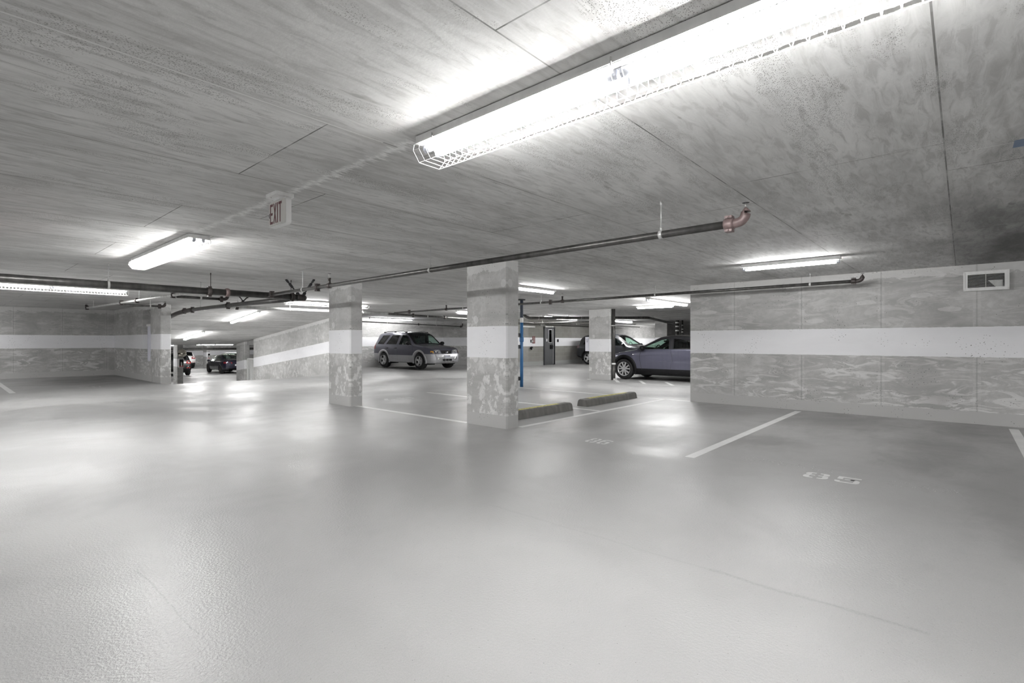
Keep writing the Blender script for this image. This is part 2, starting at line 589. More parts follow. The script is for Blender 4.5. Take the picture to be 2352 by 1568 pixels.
def tag(o, label=None, cat=None, group=None, kind=None):
    for k, v in (('label', label), ('category', cat), ('group', group), ('kind', kind)):
        if v:
            o[k] = v
    return o


def thing(name, label, cat, loc=(0, 0, 0), rz=0.0, group=None):
    o = bpy.data.objects.new(name, None)
    COL.objects.link(o)
    o.empty_display_size = .1
    o.location = loc
    o.rotation_euler = (0, 0, rz)
    return tag(o, label, cat, group)


def struct(mb, name, mat):
    return tag(mb.build(name, mat), kind='structure')


def copy_tree(o, parent=None):
    c = o.copy()
    COL.objects.link(c)
    if parent is not None:
        c.parent = parent
    for ch in list(o.children):
        copy_tree(ch, c)
    return c


def arc_path(pts, rad, n=6):
    """polyline with rounded corners"""
    pts = [Vector(p) for p in pts]
    out = [pts[0]]
    for i in range(1, len(pts) - 1):
        a, b, c = pts[i - 1], pts[i], pts[i + 1]
        d1, d2 = (a - b).normalized(), (c - b).normalized()
        p1, p2 = b + d1 * rad, b + d2 * rad
        for k in range(n + 1):
            t = k / n
            out.append(p1 * (1 - t) ** 2 + b * 2 * t * (1 - t) + p2 * t * t)
    out.append(pts[-1])
    return out

# ------------------------------------------------------------------ the deck: floor, ceiling, walls
def grid_mesh(xs, ys, inside, zf):
    idx, v, f = {}, [], []

    def vid(x, y):
        k = (round(x, 4), round(y, 4))
        if k not in idx:
            idx[k] = len(v)
            v.append((x, y, zf(x, y)))
        return idx[k]
    for i in range(len(xs) - 1):
        for j in range(len(ys) - 1):
            if inside((xs[i] + xs[i + 1]) / 2, (ys[j] + ys[j + 1]) / 2):
                f.append((vid(xs[i], ys[j]), vid(xs[i + 1], ys[j]), vid(xs[i + 1], ys[j + 1]), vid(xs[i], ys[j + 1])))
    return v, f


def ticks(a, b, step, extra=()):
    t = list(np.arange(a, b, step)) + [b] + list(extra)
    return sorted(set(round(float(q), 4) for q in t))


RX0, RX1 = 4.45, 10.08           # clear width of the ramp


def on_upper(x, y):
    if y < RAMP0:
        return True
    if x < RX0:
        return y < 22.95
    if x < 10.2:
        return y < 28.03
    return x < 18.5 and y < 21.5


def up_floor(x, y):
    if 4.38 < x <= 10.2 and y > RAMP0:
        return -rampdrop(y)
    return floor_z(x, y) if y <= 16.6 or x > 10.2 else 0.0


XS = ticks(-9, 34, .5, (4.25, 4.4, RX0, 10.2, 10.08, 18.5))
YS = ticks(-8, 28.03, .5, (RAMP0, 22.95, 21.5))
v, f = grid_mesh(XS, YS, on_upper, up_floor)
struct(MB().add(v, f, True), 'floor', 'floor')
XL = ticks(-6, 40, 2, (RX0, 10.2))
YL = ticks(25.6, 60, 2, (28.03,))
v, f = grid_mesh(XL, YL, lambda x, y: y > 28.03 or x < RX0 or x > 10.2, lambda x, y: -RAMPD)
struct(MB().add(v, f), 'floor', 'floor_low')


def slab(xs, ys, inside, zf, th=.25):
    v, f = grid_mesh(xs, ys, inside, zf)
    n = len(v)
    b = MB().add(v, f)
    b.add([(x, y, z + th) for x, y, z in v], f)
    return b


def up_ceil(x, y):
    if 4.38 < x < 10.15 and y > RAMP0:
        return H - rampdrop(y)
    return H


v, f = grid_mesh(XS, YS, on_upper, up_ceil)
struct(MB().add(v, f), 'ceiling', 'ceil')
v, f = grid_mesh(XL, YL, lambda x, y: y > 28.03 or x < RX0 or x > 10.2, lambda x, y: H - RAMPD)
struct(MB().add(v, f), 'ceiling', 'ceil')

T = H + .02
struct(MB().box(10.0, 10.25, -8, 4.09, 0, T), 'wall_right', 'wall_y')
struct(MB().box(-9.2, 4.20, 22.95, 23.2, 0, T), 'wall_left', 'wall_x')
# wall beside the ramp, with the tall niche in it (niche back 0.19 deep)
b = MB()
b.box(4.20, 4.45, 19.0, 23.2, -.02, T)
b.box(4.20, 4.45, 18.0, 18.15, -.02, T)
b.box(4.20, 4.45, 18.15, 19.0, -.02, .607)
b.box(4.20, 4.45, 18.15, 19.0, 2.155, T)
b.box(4.40, 4.45, 18.15, 19.0, .607, 2.155)
b.box(4.20, 4.45, 23.2, 28.0, -1.3, T)
struct(b, 'wall_inner', 'wall_y')
struct(MB().box(10.08, 10.33, 17.3, 25.6, -1.3, T), 'wall_ramp', 'wall_ramp')
struct(MB().box(10.33, 18.4, 21.4, 21.65, -1.3, T), 'wall_back', 'wall_plain')
struct(MB().box(18.4, 18.65, 16.5, 21.65, -.1, T), 'wall_step', 'wall_y')
b = MB()
DX0, DX1, DH = 21.1, 22.05, 1.95
b.box(18.65, DX0, 16.5, 16.72, -.1, T)
b.box(DX1, 27.6, 16.5, 16.72, -.1, T)
b.box(DX0, DX1, 16.5, 16.72, DH, T)
struct(b, 'wall_block', 'block')
b = MB()
b.box(27.6, 34.2, 16.5, 16.72, -.1, T)
struct(b, 'wall_far', 'wall_plain')
struct(MB().box(34, 34.2, -8, 16.5, -.2, T), 'wall_east', 'wall_y')
struct(MB().box(-9.2, 34.2, -8.2, -8, -.2, T), 'wall_south', 'wall_x')
struct(MB().box(-9.2, -9, -8, 22.95, 0, T), 'wall_west', 'wall_y')
# lower level enclosure
b = MB()
b.box(-6, 40, 60, 60.2, -1.3, 1.1)
struct(b, 'wall_lower_back', 'wall_low')
b = MB()
b.box(-6.2, -6, 25.6, 60, -1.3, 1.1).box(40, 40.2, 25.6, 60, -1.3, 1.1).box(-6, 4.2, 25.4, 25.6, -1.3, 1.1).box(10.33, 40, 25.3, 25.6, -1.3, 1.1)
struct(b, 'wall_lower_side', 'raw')
struct(MB().box(10.2, 10.33, 25.6, 28.3, H - RAMPD - .01, 1.5), 'wall_lintel', 'raw')

# ------------------------------------------------------------------ columns
SLABC = {}


def column(name, label, x0, x1, y0, y1, z0=0.0, z1=H, mat='column', c=.02):
    cx, cy = (x0 + x1) / 2, (y0 + y1) / 2
    o = MB().chamfer_box(x0, x1, y0, y1, z0 - .03, z1 + .01, c).build(name, mat, None, (cx, cy, z0))
    return tag(o, label, 'column', 'concrete columns')


column('concrete_column', 'nearest concrete column with a white band, a pipe passing just in front of its top', 5.15, 5.405, 4.66, 5.47)
column('concrete_column', 'white-banded concrete column second from the camera, standing left of the silver-trimmed car', 5.04, 5.30, 8.46, 9.25)
column('concrete_column', 'concrete column with white band at the mouth of the ramp, beside the tall niche', 4.20, 4.46, 17.12, 18.0)
column('concrete_column', 'concrete column with white band behind the wheel stops, black drain pipe up its right edge', 15.36, 15.64, 9.11, 9.97, -.13)

# pier with the stack of drain pipes
b = MB().box(26.3, 31.6, 12.05, 12.75, -.15, T)
tag(b.build('concrete_pier', 'pier', None, (0, 0, 0)), 'grey concrete pier behind the dark parked cars at far right', 'pier')


def lower_column(label, x0, x1, y0, y1, wband):
    m = concrete_wall('lower_column_concrete', 0, None, band=wband, base=None, tone=1.0, patches=.6)
    z0 = -RAMPD
    cx, cy = (x0 + x1) / 2, (y0 + y1) / 2
    o = MB().chamfer_box(x0, x1, y0, y1, z0 - .02, H - RAMPD + .02, .02).build('concrete_column', m, None, (cx, cy, z0))
    return tag(o, label, 'column', 'concrete columns')


lower_column('concrete column at the foot of the ramp carrying a red extinguisher cabinet and a convex mirror', 8.79, 9.07, 32.6, 33.36, (1.08, 1.52))
lower_column('pale column against the far lower wall, red extinguisher cabinet on its right face', 16.67, 16.93, 53.0, 54.0, (1.05, 1.46))
m = concrete_wall('ramp_column_concrete', 1, None, slope=True, base=None, tone=1.0, patches=.6)
o = MB().chamfer_box(10.08, 10.33, 26.7, 27.75, -1.3, 1.5, .02).build('concrete_column', m)
tag(o, 'concrete column at the end of the sloping ramp wall, next to the white gate', 'column', 'concrete columns')

# ------------------------------------------------------------------ painted lines and stencils
def floor_strip(name, label, x0, y0, x1, y1, w, mat='line', group=None, cat='line'):
    """a painted strip that follows the deck"""
    d = Vector((x1 - x0, y1 - y0, 0))
    n = max(1, int(d.length / .4))
    t = d.normalized()
    s = Vector((-t.y, t.x, 0)) * w / 2
    vv, ff = [], []
    for i in range(n + 1):
        p = Vector((x0, y0, 0)) + d * (i / n)
        z = (floor_z(p.x, p.y) if p.y < RAMP0 or p.x < 4.4 else -rampdrop(p.y)) + (.0008 if p.x < 10.3 else .004)
        for q in (p - s, p + s):
            vv.append((q.x, q.y, z))
    for i in range(n):
        ff.append((2 * i, 2 * i + 1, 2 * i + 3, 2 * i + 2))
    o = MB().add(vv, ff).build(name, mat, None, (x0, y0, vv[0][2]))
    return tag(o, label, cat, group)


LG = 'painted parking bay lines'
floor_strip('bay_line', 'white bay line between stalls 85 and 86, running to the right wall', 5.16, 2.12, 9.82, 2.12, .10, group=LG)
floor_strip('bay_line', 'white bay line at the right picture edge, below the wall vent', 5.16, -.52, 9.76, -.52, .10, group=LG)
floor_strip('bay_line', 'white line from the nearest column past the wheel stops', 5.41, 4.65, 10.0, 4.65, .09, group=LG)
floor_strip('bay_line', 'white line on the floor joining the two nearest columns', 5.19, 5.47, 5.17, 8.46, .10, group=LG)
floor_strip('bay_line', 'white bay line running between the two wheel stops', 7.58, 4.70, 7.64, 9.45, .09, group=LG)
floor_strip('bay_line', 'white bay line from the blue pipe to the end of the right wall', 10.02, 4.1, 10.02, 8.62, .09, group=LG)
floor_strip('bay_line', 'short worn white bay line at the left picture edge', 1.14, 16.5, 1.14, 22.8, .11, group=LG)
floor_strip('aisle_line', 'long white line of the hatched walkway, nearer the camera', 14.60, 9.4, 14.66, 4.0, .07, group='walkway marking')
floor_strip('aisle_line', 'long white line of the hatched walkway, beside the lilac-grey car', 15.78, 9.05, 15.9, 4.0, .07, group='walkway marking')
for k, lab in enumerate(('slanted white walkway tick at the foot of the drain pipe', 'slanted white walkway tick below the front wheel of the lilac-grey car',
                         'slanted white walkway tick nearest the end of the right wall')):
    yy = 9.12 - .93 * k
    floor_strip('walkway_tick', lab, 15.76, yy, 14.62, yy - .76, .11, group='walkway marking')
floor_strip('walkway_tick', 'small white floor mark at the left foot of the column with the drain pipe', 15.28, 9.95, 15.05, 9.72, .12, group='walkway marking')
o = MB().add([(14.7, 39.0, -RAMPD + .003), (14.8, 39.0, -RAMPD + .003), (13.3, 33.6, -RAMPD + .003), (13.2, 33.6, -RAMPD + .003)], [(0, 1, 2, 3)]).build('bay_line', 'line')
tag(o, 'white line on the lower level floor behind the dark blue sedan', 'line', LG)

# stencil digits, unit box 1 wide x 1 tall, bridged like a spray stencil
def rr(x0, y0, x1, y1):
    return [(x0, y0), (x1, y0), (x1, y1), (x0, y1)]


D8 = [[(.08, .56), (.26, .52), (.26, .60), (.26, .84), (.42, .86), (.42, 1.0), (.20, 1.0), (.06, .93), (.02, .80), (.02, .66)],
      [(.98 - .0, .66), (.98, .80), (.94, .93), (.80, 1.0), (.58, 1.0), (.58, .86), (.74, .84), (.74, .60), (.74, .52), (.92, .56)],
      [(.0, .18), (.0, .38), (.06, .50), (.24, .54), (.24, .42), (.24, .18), (.42, .14), (.42, 0), (.18, 0), (.05, .06)],
      [(.95, .06), (.82, 0), (.58, 0), (.58, .14), (.76, .18), (.76, .42), (.76, .54), (.94, .50), (1.0, .38), (1.0, .18)],
      rr(.24, .45, .44, .57), rr(.56, .45, .76, .57)]
D5 = [rr(.05, .84, 1.0, 1.0), rr(.05, .54, .28, .84), [(.36, .54), (.80, .54), (.80, .64), (.36, .64)],
      [(.78, .64), (.95, .56), (1.0, .44), (1.0, .16), (.92, .04), (.78, 0), (.20, 0), (.05, .06), (.0, .16), (.0, .30), (.22, .30), (.22, .15), (.76, .15), (.76, .54), (.60, .54), (.60, .64)]]
D6 = [[(.08, .92), (.22, 1.0), (.72, 1.0), (.72, .87), (.28, .87), (.26, .16), (.44, .13), (.44, 0), (.18, 0), (.04, .07), (.0, .18), (.0, .78)],
      [(.80, .98), (.94, .92), (1.0, .80), (.78, .74), (.78, .87)],
      [(.56, 0), (.82, 0), (.95, .06), (1.0, .18), (1.0, .44), (.94, .55), (.82, .6), (.34, .6), (.34, .47), (.76, .47), (.76, .13), (.56, .13)]]
D8b = [[(.06, .55), (.42, .50), (.42, .62), (.26, .66), (.26, .86), (.74, .86), (.74, .78), (.98, .78), (.96, .92), (.82, 1.0), (.18, 1.0), (.04, .92), (.0, .66)],
       [(.58, .50), (.92, .46), (1.0, .36), (1.0, .1), (.9, .0), (.2, .0), (.2, .14), (.74, .14), (.74, .36), (.58, .38)],
       [(.0, .05), (.14, .0), (.18, .16), (.24, .36), (.4, .38), (.4, .5), (.1, .44), (.0, .34)]]
D7 = [[(.0, .84), (.6, .84), (.6, 1.0), (.0, 1.0)], [(.68, 1.0), (1.0, 1.0), (1.0, .8), (.5, 0), (.24, 0), (.68, .78)]]


def stencil(name, label, digits, place, mat, group='stall numbers'):
    """place: list of (origin xy, u vector (width), v vector (height)) per digit"""
    b = MB()
    o0 = place[0][0]
    z = (floor_z(*o0) if o0[1] < RAMP0 else 0) + .0008
    for polys, (o, u, w) in zip(digits, place):
        for poly in polys:
            pts = [(o[0] + u[0] * a + w[0] * c, o[1] + u[1] * a + w[1] * c, z) for a, c in poly]
            tri = geometry.tessellate_polygon([[Vector((a, c, 0)) for a, c in poly]])
            b.add(pts, [tuple(t) for t in tri])
    return tag(b.build(name, mat, None, (o0[0], o0[1], z)), label, 'painted number', group)


stencil('stall_number', 'white stencilled number 85 on the floor at lower right', [D8, D5],
        [((5.10, 1.075), (.015, -.19), (.215, 0)), ((5.105, .835), (.0, -.178), (.225, 0))], 'digit')
stencil('stall_number', 'white stencilled number 86 on the floor right of the nearest column', [D8, D6],
        [((5.15, 3.415), (0, -.13), (.25, .01)), ((5.15, 3.255), (0, -.13), (.25, .01))], 'digit')
stencil('stall_number', 'worn upside-down stall number between the two nearest columns', [D8, D7],
        [((6.72, 8.98), (-.30, .05), (0, -.32)), ((6.34, 9.05), (-.30, .05), (0, -.32))], 'faint')
stencil('stall_number', 'worn white stall number in the dim bay at far left', [D8b, D8],
        [((2.42, 16.95), (.20, 0), (0, .42)), ((2.68, 16.95), (.20, 0), (0, .42))], 'faint')


def font_mesh(body, size):
    cu = bpy.data.curves.new('lettering', 'FONT')
    cu.body = body
    cu.size = size
    o = bpy.data.objects.new('lettering', cu)
    COL.objects.link(o)
    dg = bpy.context.evaluated_depsgraph_get()
    me = bpy.data.meshes.new_from_object(o.evaluated_get(dg))
    bpy.data.objects.remove(o)
    vv = [tuple(q.co) for q in me.vertices]
    ff = [tuple(p.vertices) for p in me.polygons]
    return vv, ff


def ghost(label, word, y0, y1, x0, hgt):
    vv, ff = font_mesh(word, 1.0)
    xs = [q[0] for q in vv]
    ys = [q[1] for q in vv]
    k = (y0 - y1) / (max(xs) - min(xs))
    pts = [(x0 + (q[1] - min(ys)) / (max(ys) - min(ys)) * hgt, y0 - (q[0] - min(xs)) * k, .0008) for q in vv]
    o = MB().add(pts, ff).build('floor_lettering', 'ghost', None, (x0, y0, .0008))
    return tag(o, label, 'painted words', 'ghosted floor words')


ghost('ghosted worn word SMALL on the floor left of and above the 85', 'SMALL', 1.68, .80, 5.42, .17)
ghost('ghosted worn word CAR on the floor to the right of the 85', 'CAR', .50, -.02, 5.28, .17)

# ------------------------------------------------------------------ wheel stops
def wheel_stop(label, x0, x1, y0, y1):
    cx, cy = (x0 + x1) / 2, (y0 + y1) / 2
    r = thing('wheel_stop', label, 'wheel stop', (cx, cy, 0), 0, 'concrete wheel stops')
    w = (y1 - y0) / 2
    prof = [(-w, 0), (w, 0), (w * .86, .085), (w * .72, .118), (w * .5, .13), (-w * .5, .13), (-w * .72, .118), (-w * .86, .085)]
    L = (x1 - x0) / 2
    b = MB()
    n = len(prof)
    st = [(-L, .94), (-L + .03, 1), (L - .03, 1), (L, .94)]
    for sx, k in st:
        b.v += [(sx, y * k, z * k) for y, z in prof]
    for i in range(3):
        for j in range(n):
            b.f.append((i * n + j, i * n + (j + 1) % n, (i + 1) * n + (j + 1) % n, (i + 1) * n + j))
            b.s.append(False)
    b.f += [tuple(range(n)), tuple(3 * n + q for q in range(n))]
    b.s += [False, False]
    b.build('block', 'stop', r)
    s = MB().add([(-L + .22, -w * .40, .1315), (L - .30, -w * .40, .1315), (L - .30, w * .5, .1315), (-L + .22, w * .5, .1315)], [(0, 1, 2, 3)])
    s.add([(-L + .22, w * .5, .1315), (L - .30, w * .5, .1315), (L - .30, w * .74, .1195), (-L + .22, w * .74, .1195)], [(0, 1, 2, 3)])
    tag(s.build('yellow_stripe', 'yellow', r), 'worn yellow stripe along the top')
    return r


wheel_stop('concrete wheel stop partly behind the nearest column, worn yellow top', 5.46, 7.37, 5.10, 5.32)
wheel_stop('concrete wheel stop with worn yellow top, right-hand one of the pair', 7.90, 9.84, 5.17, 5.39)

# ------------------------------------------------------------------ fluorescent lamps
def make_lamp(name, L, rows, cage, seg_n):
    """local x along the lamp, ceiling at z=0"""
    r = thing(name, None, 'ceiling lamp')
    w = .10 if cage else .06
    hz = -.045 if cage else -.05
    b = MB()
    b.prism([(-w, -.004), (w, -.004), (w, hz + .008), (w - .008, hz), (-w + .008, hz), (-w, hz + .008)], 0, 0, L)
    b.build('housing', 'white', r)
    if cage:
        for yy in (-w, w):
            MB().box(.003, L - .003, yy - .004, yy + .004, hz, hz + .012).build('side_lip', 'white', r)
        for xx in (L * .06, L * .5, L * .94):
            for yy in (-w - .009, w + .009):
                MB().tube([(xx, yy, hz - .012), (xx, yy, hz + .02)], .004, 8).build('cage_clip', 'galv', r)
    zt = -.067 if cage else -.082
    segL = L / seg_n
    for k in range(seg_n):
        for yy in rows:
            a, c = k * segL + .03, (k + 1) * segL - .03
            MB().tube([(a, yy, zt), (c, yy, zt)], .0135, 8, cap=False).build('tube', 'tube', r)
            for p, q in ((a - .012, a + .018), (c - .018, c + .012)):
                MB().tube([(p, yy, zt), (q, yy, zt)], .0148, 14).build('tube_cap', 'socket', r)
            for p in (a - .022, c + .012):
                MB().prism([(yy - .016, hz + .004), (yy + .016, hz + .004), (yy + .014, zt - .004), (yy, zt - .016), (yy - .014, zt - .004)], 0, p, p + .010).build('socket', 'socket', r)
    if cage:
        # six-sided wire basket
        prof = [(-.106, hz - .004), (-.113, -.082), (-.072, -.138), (.072, -.138), (.113, -.082), (.106, hz - .004)]
        b = MB()
        n = int(L / .048)
        for i in range(n + 1):
            xx = .0 + (L + .012) * i / n - .006
            zig = .0
            b.tube([(xx, y, z) for y, z in prof], .0016, 4, smooth=False)
        for y, z in prof[1:5]:
            b.tube([(-.006, y, z), (L + .006, y, z)], .0018, 4, smooth=False)
        b.tube([(-.006, -.106, hz - .004), (L + .006, -.101, hz - .004)], .0014, 4).tube([(-.006, .106, hz - .004), (L + .006, .101, hz - .004)], .0014, 4)
        b.build('wire_guard', 'wire', r)
    return r


cagep = make_lamp('caged_lamp', 2.43, (-.042, .042), True, 2)
barep = make_lamp('strip_lamp', 1.22, (0.0,), False, 1)
twinp = make_lamp('strip_lamp', 2.43, (-.03, .03), False, 2)
longp = make_lamp('strip_lamp', 2.43, (0.0,), False, 2)
first = {id(cagep): True, id(barep): True, id(twinp): True, id(longp): True}


def lamp(proto, label, x, y, rz, z=H, pitch=0.0):
    o = proto if first.pop(id(proto), False) else copy_tree(proto)
    o.location = (x, y, z)
    o.rotation_euler = (0, pitch, rz)
    return tag(o, label, 'ceiling lamp', 'fluorescent ceiling lamps')


Q = PI / 2
lamp(cagep, 'very large caged fluorescent lamp nearest the camera at top right', 1.825, -.20, Q)
lamp(cagep, 'caged fluorescent lamp beyond the exit sign, in line with the nearest lamp', 1.81, 5.98, Q)
lamp(cagep, 'caged fluorescent lamp at the left picture edge, below the black main pipe', .25, 13.4, 0)
lamp(cagep, 'caged fluorescent lamp glowing behind the second column from the camera', 6.1, 13.4, 0)
lamp(cagep, 'caged fluorescent lamp just left of the nearest column, above the silver-trimmed car', 12.2, 13.4, 0)
lamp(cagep, 'caged fluorescent lamp far back among pipes, just right of the blue pipe', 17.2, 13.4, 0)
lamp(longp, 'long fluorescent lamp along the back wall right over the silver-trimmed car', 13.1, 20.35, 0)
lamp(barep, 'single-tube strip lamp above the right wall', 7.79, 1.19, Q)
lamp(barep, 'single-tube strip lamp emerging to the right of the nearest column top', 7.62, 6.62, 0)
lamp(barep, 'single-tube strip lamp over the walkway left of the right wall end, the lower of two', 14.57, 6.46, Q)
lamp(twinp, 'strip lamp behind the lower walkway lamp, pointing away from the camera', 12.0, 6.02, 0)
PT = math.atan(RAMPK)
lamp(twinp, 'lamp on the sloping ramp ceiling, the upper of two', 7.1, 17.6, Q, H - rampdrop(17.6) + .012, PT)
lamp(twinp, 'lamp on the sloping ramp ceiling, the lower of two', 7.1, 22.95, Q, H - rampdrop(22.95) + .012, PT)
LZ = H - RAMPD
lamp(twinp, 'long lamp on the lower level ceiling above the dark blue sedan', 11.9, 40.0, 0, LZ)
lamp(twinp, 'lower level lamp just right of the ramp-mouth column', 6.9, 34.6, 0, LZ)
lamp(twinp, 'short-looking far lamp on the lower level, above the white car', 13.6, 50.5, 0, LZ)
lamp(twinp, 'lower level lamp seen in the gap above the white gate', 14.6, 33.6, 0, LZ)
lamp(twinp, 'lower level lamp against the right column at the foot of the ramp', 17.0, 45.0, 0, LZ)
lamp(twinp, 'far lower level lamp before the back wall behind the grey sedan', 18.5, 55.0, 0, LZ)
# lamp rows carried on out of view, with unseen lamps added to brighten the deck
lamp(cagep, 'unseen caged lamp added for light behind the camera, in line with the nearest lamp', 1.82, -6.4, Q)
lamp(cagep, 'unseen caged lamp added behind the camera to brighten the right wall and floor', 6.0, -5.2, 0)
lamp(cagep, 'caged fluorescent lamp in the dim left bay outside the picture', -2.6, 20.6, 0)
lamp(cagep, 'unseen caged lamp added at far left to light the deck', -5.6, 13.4, 0)
lamp(cagep, 'unseen caged lamp added left of the camera to brighten the left ceiling', -4.4, 2.6, Q)
lamp(cagep, 'caged fluorescent lamp at far right behind the dark cars', 22.4, 13.4, 0)
lamp(twinp, 'strip lamp hidden behind the far grey pier', 30.2, 14.3, 0)
lamp(twinp, 'unseen strip lamp added behind the end of the right wall', 17.0, 1.0, Q)


# ------------------------------------------------------------------ pipes
def ring(b, c, axis, r, w, th, seg=18):
    """strap round a pipe"""
    b.lathe([(r, -w / 2), (r + th, -w / 2), (r + th, w / 2), (r, w / 2)], c, axis, seg)


def hanger(root, org, p, r, top, axis, mat='galv'):
    b = MB()
    x, y, z = p
    b.tube([(x, y, z + r + .012), (x, y, top)], .0055, 8)
    b.tube([(x, y, top - .03), (x, y, top)], .009, 8)
    b.tube([(x, y, z + r + .004), (x, y, z + r + .03)], .010, 8)
    ring(b, p, axis, r, .028, .005)
    return b.build('hanger', mat, root, org)


def coupling(root, org, p, r, axis, mat='darkfit'):
    b = MB()
    b.lathe([(r, -.034), (r + .011, -.034), (r + .017, -.018), (r + .017, .018), (r + .011, .034), (r, .034)], p, axis, 18)
    x, y, z = p
    for s in (-1, 1):
        zz = z + s * (r + .020)
        if axis == 0:
            b.box(x - .026, x + .026, y - .03, y + .03, zz - .009, zz + .009)
            b.tube([(x, y - .045, zz), (x, y + .045, zz)], .007, 8)
        else:
            b.box(x - .03, x + .03, y - .026, y + .026, zz - .009, zz + .009)
            b.tube([(x - .045, y, zz), (x + .045, y, zz)], .007, 8)
    return b.build('coupling', mat, root, org)


def sprinkler(root, org, x, y, z, top=None):
    """upright head standing at z, about 7 cm tall"""
    b = MB()
    b.lathe([(0.001, z), (.013, z), (.013, z + .016), (.010, z + .02), (.010, z + .028), (.0, z + .028)], (x, y, 0), 2, 10)
    b.tube([(x - .010, y, z + .024), (x - .016, y, z + .042), (x - .004, y, z + .062)], .003, 6)
    b.tube([(x + .010, y, z + .024), (x + .016, y, z + .042), (x + .004, y, z + .062)], .003, 6)
    b.tube([(x, y, z + .028), (x, y, z + .06)], .0025, 6)
    b.build('sprinkler_head', 'galv', root, org)
    d = MB()
    n = 24
    v = []
    for zz in (z + .062, z + .065):
        for k in range(n):
            rr_ = .024 if k % 2 else .016
            v.append((x + rr_ * math.cos(2 * PI * k / n), y + rr_ * math.sin(2 * PI * k / n), zz))
    f = [tuple(range(n)), tuple(range(n, 2 * n))] + [(k, (k + 1) % n, n + (k + 1) % n, n + k) for k in range(n)]
    d.add(v, f)
    d.build('deflector', 'iron', root, org)


def tee(root, org, x, y, z, r, axis, hgt, mat='darkfit'):
    b = MB()
    ring(b, (x, y, z), axis, r - .002, .07, .013)
    b.tube([(x, y, z), (x, y, z + hgt)], .019, 12)
    b.tube([(x, y, z + hgt - .02), (x, y, z + hgt)], .023, 12)
    b.build('outlet_tee', mat, root, org)
    sprinkler(root, org, x, y, z + hgt)


PG = 'sprinkler and drain pipes'
# black main across the left, turning away at its right end
MZ = 2.015
org = (-8.5, 9.2, MZ)
r = thing('sprinkler_main', 'thick black main pipe crossing the upper left, hung from the ceiling', 'pipe', org, 0, PG)
MB().tube([(-8.5, 9.2, MZ), (4.50, 9.2, MZ)], .055, 20).build('pipe', 'pipe', r, org)
MB().tube(arc_path([(4.38, 9.2, MZ), (4.55, 9.2, MZ), (4.55, 9.36, MZ)], .12), .061, 18).build('elbow', 'darkfit', r, org)
for xx in (-5.0, -1.6, 1.62, 2.95, 4.28):
    hanger(r, org, (xx, 9.2, MZ), .055, H, 0, 'galv' if xx < 2 else 'darkfit')
coupling(r, org, (2.93, 9.2, MZ), .055, 0, 'darkfit')
coupling(r, org, (4.30, 9.2, MZ), .055, 0)
b = MB()
ring(b, (3.20, 9.2, MZ), 0, .054, .06, .012)
b.tube([(3.2, 9.2, MZ), (3.2, 9.2, MZ + .07)], .022, 12)
b.build('red_collar', 'rust', r, org)
def sway(r, org, pairs):
    for (p, q) in pairs:
        p, q = Vector(p), Vector(q)
        b = MB()
        b.tube([p, q], .013, 8)
        b.tube([p.lerp(q, .0), p.lerp(q, .12)], .028, 8)
        b.tube([p.lerp(q, .5), p.lerp(q, .72)], .024, 8)
        b.tube([p.lerp(q, .82), q], .020, 8)
        b.build('sway_brace', 'iron', r, org)


sway(r, org, (((4.42, 9.2, MZ + .05), (4.15, 9.12, 2.315)), ((4.50, 9.17, MZ + .05), (4.49, 8.75, 2.315))))
org = (4.55, 9.34, MZ)
r = thing('sprinkler_main', 'thick pipe leading from the black main toward the ramp-mouth column', 'pipe', org, 0, PG)
MB().tube([(4.55, 9.34, MZ + .004), (4.60, 11.0, MZ + .03), (4.63, 13.4, MZ + .05), (4.66, 15.9, MZ + .06)], .053, 20).build('pipe', 'pipe', r, org)
MB().tube(arc_path([(4.66, 15.85, MZ + .06), (4.66, 16.25, MZ + .06), (4.56, 16.9, MZ + .0), (4.56, 17.6, MZ - .08)], .18), .060, 18).build('elbow', 'darkfit', r, org)
MB().tube([(4.56, 17.5, MZ - .07), (4.56, 24.0, MZ - .80)], .053, 18).build('pipe', 'pipe', r, org)
coupling(r, org, (4.63, 13.25, MZ + .05), .053, 1)
coupling(r, org, (4.66, 15.95, MZ + .06), .053, 1)
coupling(r, org, (4.62, 16.5, MZ + .05), .053, 1)
for p in ((4.64, 12.67, MZ + .045), (4.66, 15.3, MZ + .058)):
    hanger(r, org, p, .053, H, 1)
sway(r, org, (((4.62, 12.3, MZ + .09), (4.45, 12.25, 2.315)), ((4.64, 12.42, MZ + .09), (4.80, 12.3, 2.315))))


def branch(label, axis, fixed, a0, z0, a1, z1, rad, hang=(), coup=(), tees=(), end_elbow=True, mat='pipe', elbow='rust', endtop=2.13, name='sprinkler_branch'):
    """a branch line from a0 to a1 along axis 1 (x fixed) or 0 (y fixed)"""
    def at(a):
        z = z0 + (z1 - z0) * (a - a0) / (a1 - a0)
        return (fixed, a, z) if axis == 1 else (a, fixed, z)
    org = at(a0)
    r = thing(name, label, 'pipe', org, 0, PG)
    s = 1 if a1 > a0 else -1
    MB().tube([at(a0), at(a0 + (a1 - a0) * .5), at(a1)], rad, 16).build('pipe', mat, r, org)
    for a in hang:
        hanger(r, org, at(a), rad, H, axis)
    for a in coup:
        coupling(r, org, at(a), rad, axis)
    for a in tees:
        x, y, z = at(a)
        tee(r, org, x, y, z, rad, axis, .115)
    if end_elbow:
        p = Vector(at(a1))
        d = Vector((0, s, 0)) if axis == 1 else Vector((s, 0, 0))
        q = p + d * .085
        MB().tube(arc_path([p - d * .02, q, Vector((q.x, q.y, endtop))], .075, 8), rad + .005, 16).build('elbow', elbow, r, org)
        coupling(r, org, p - d * .03, rad, axis, elbow)
        sprinkler(r, org, q.x, q.y, endtop)
    return r


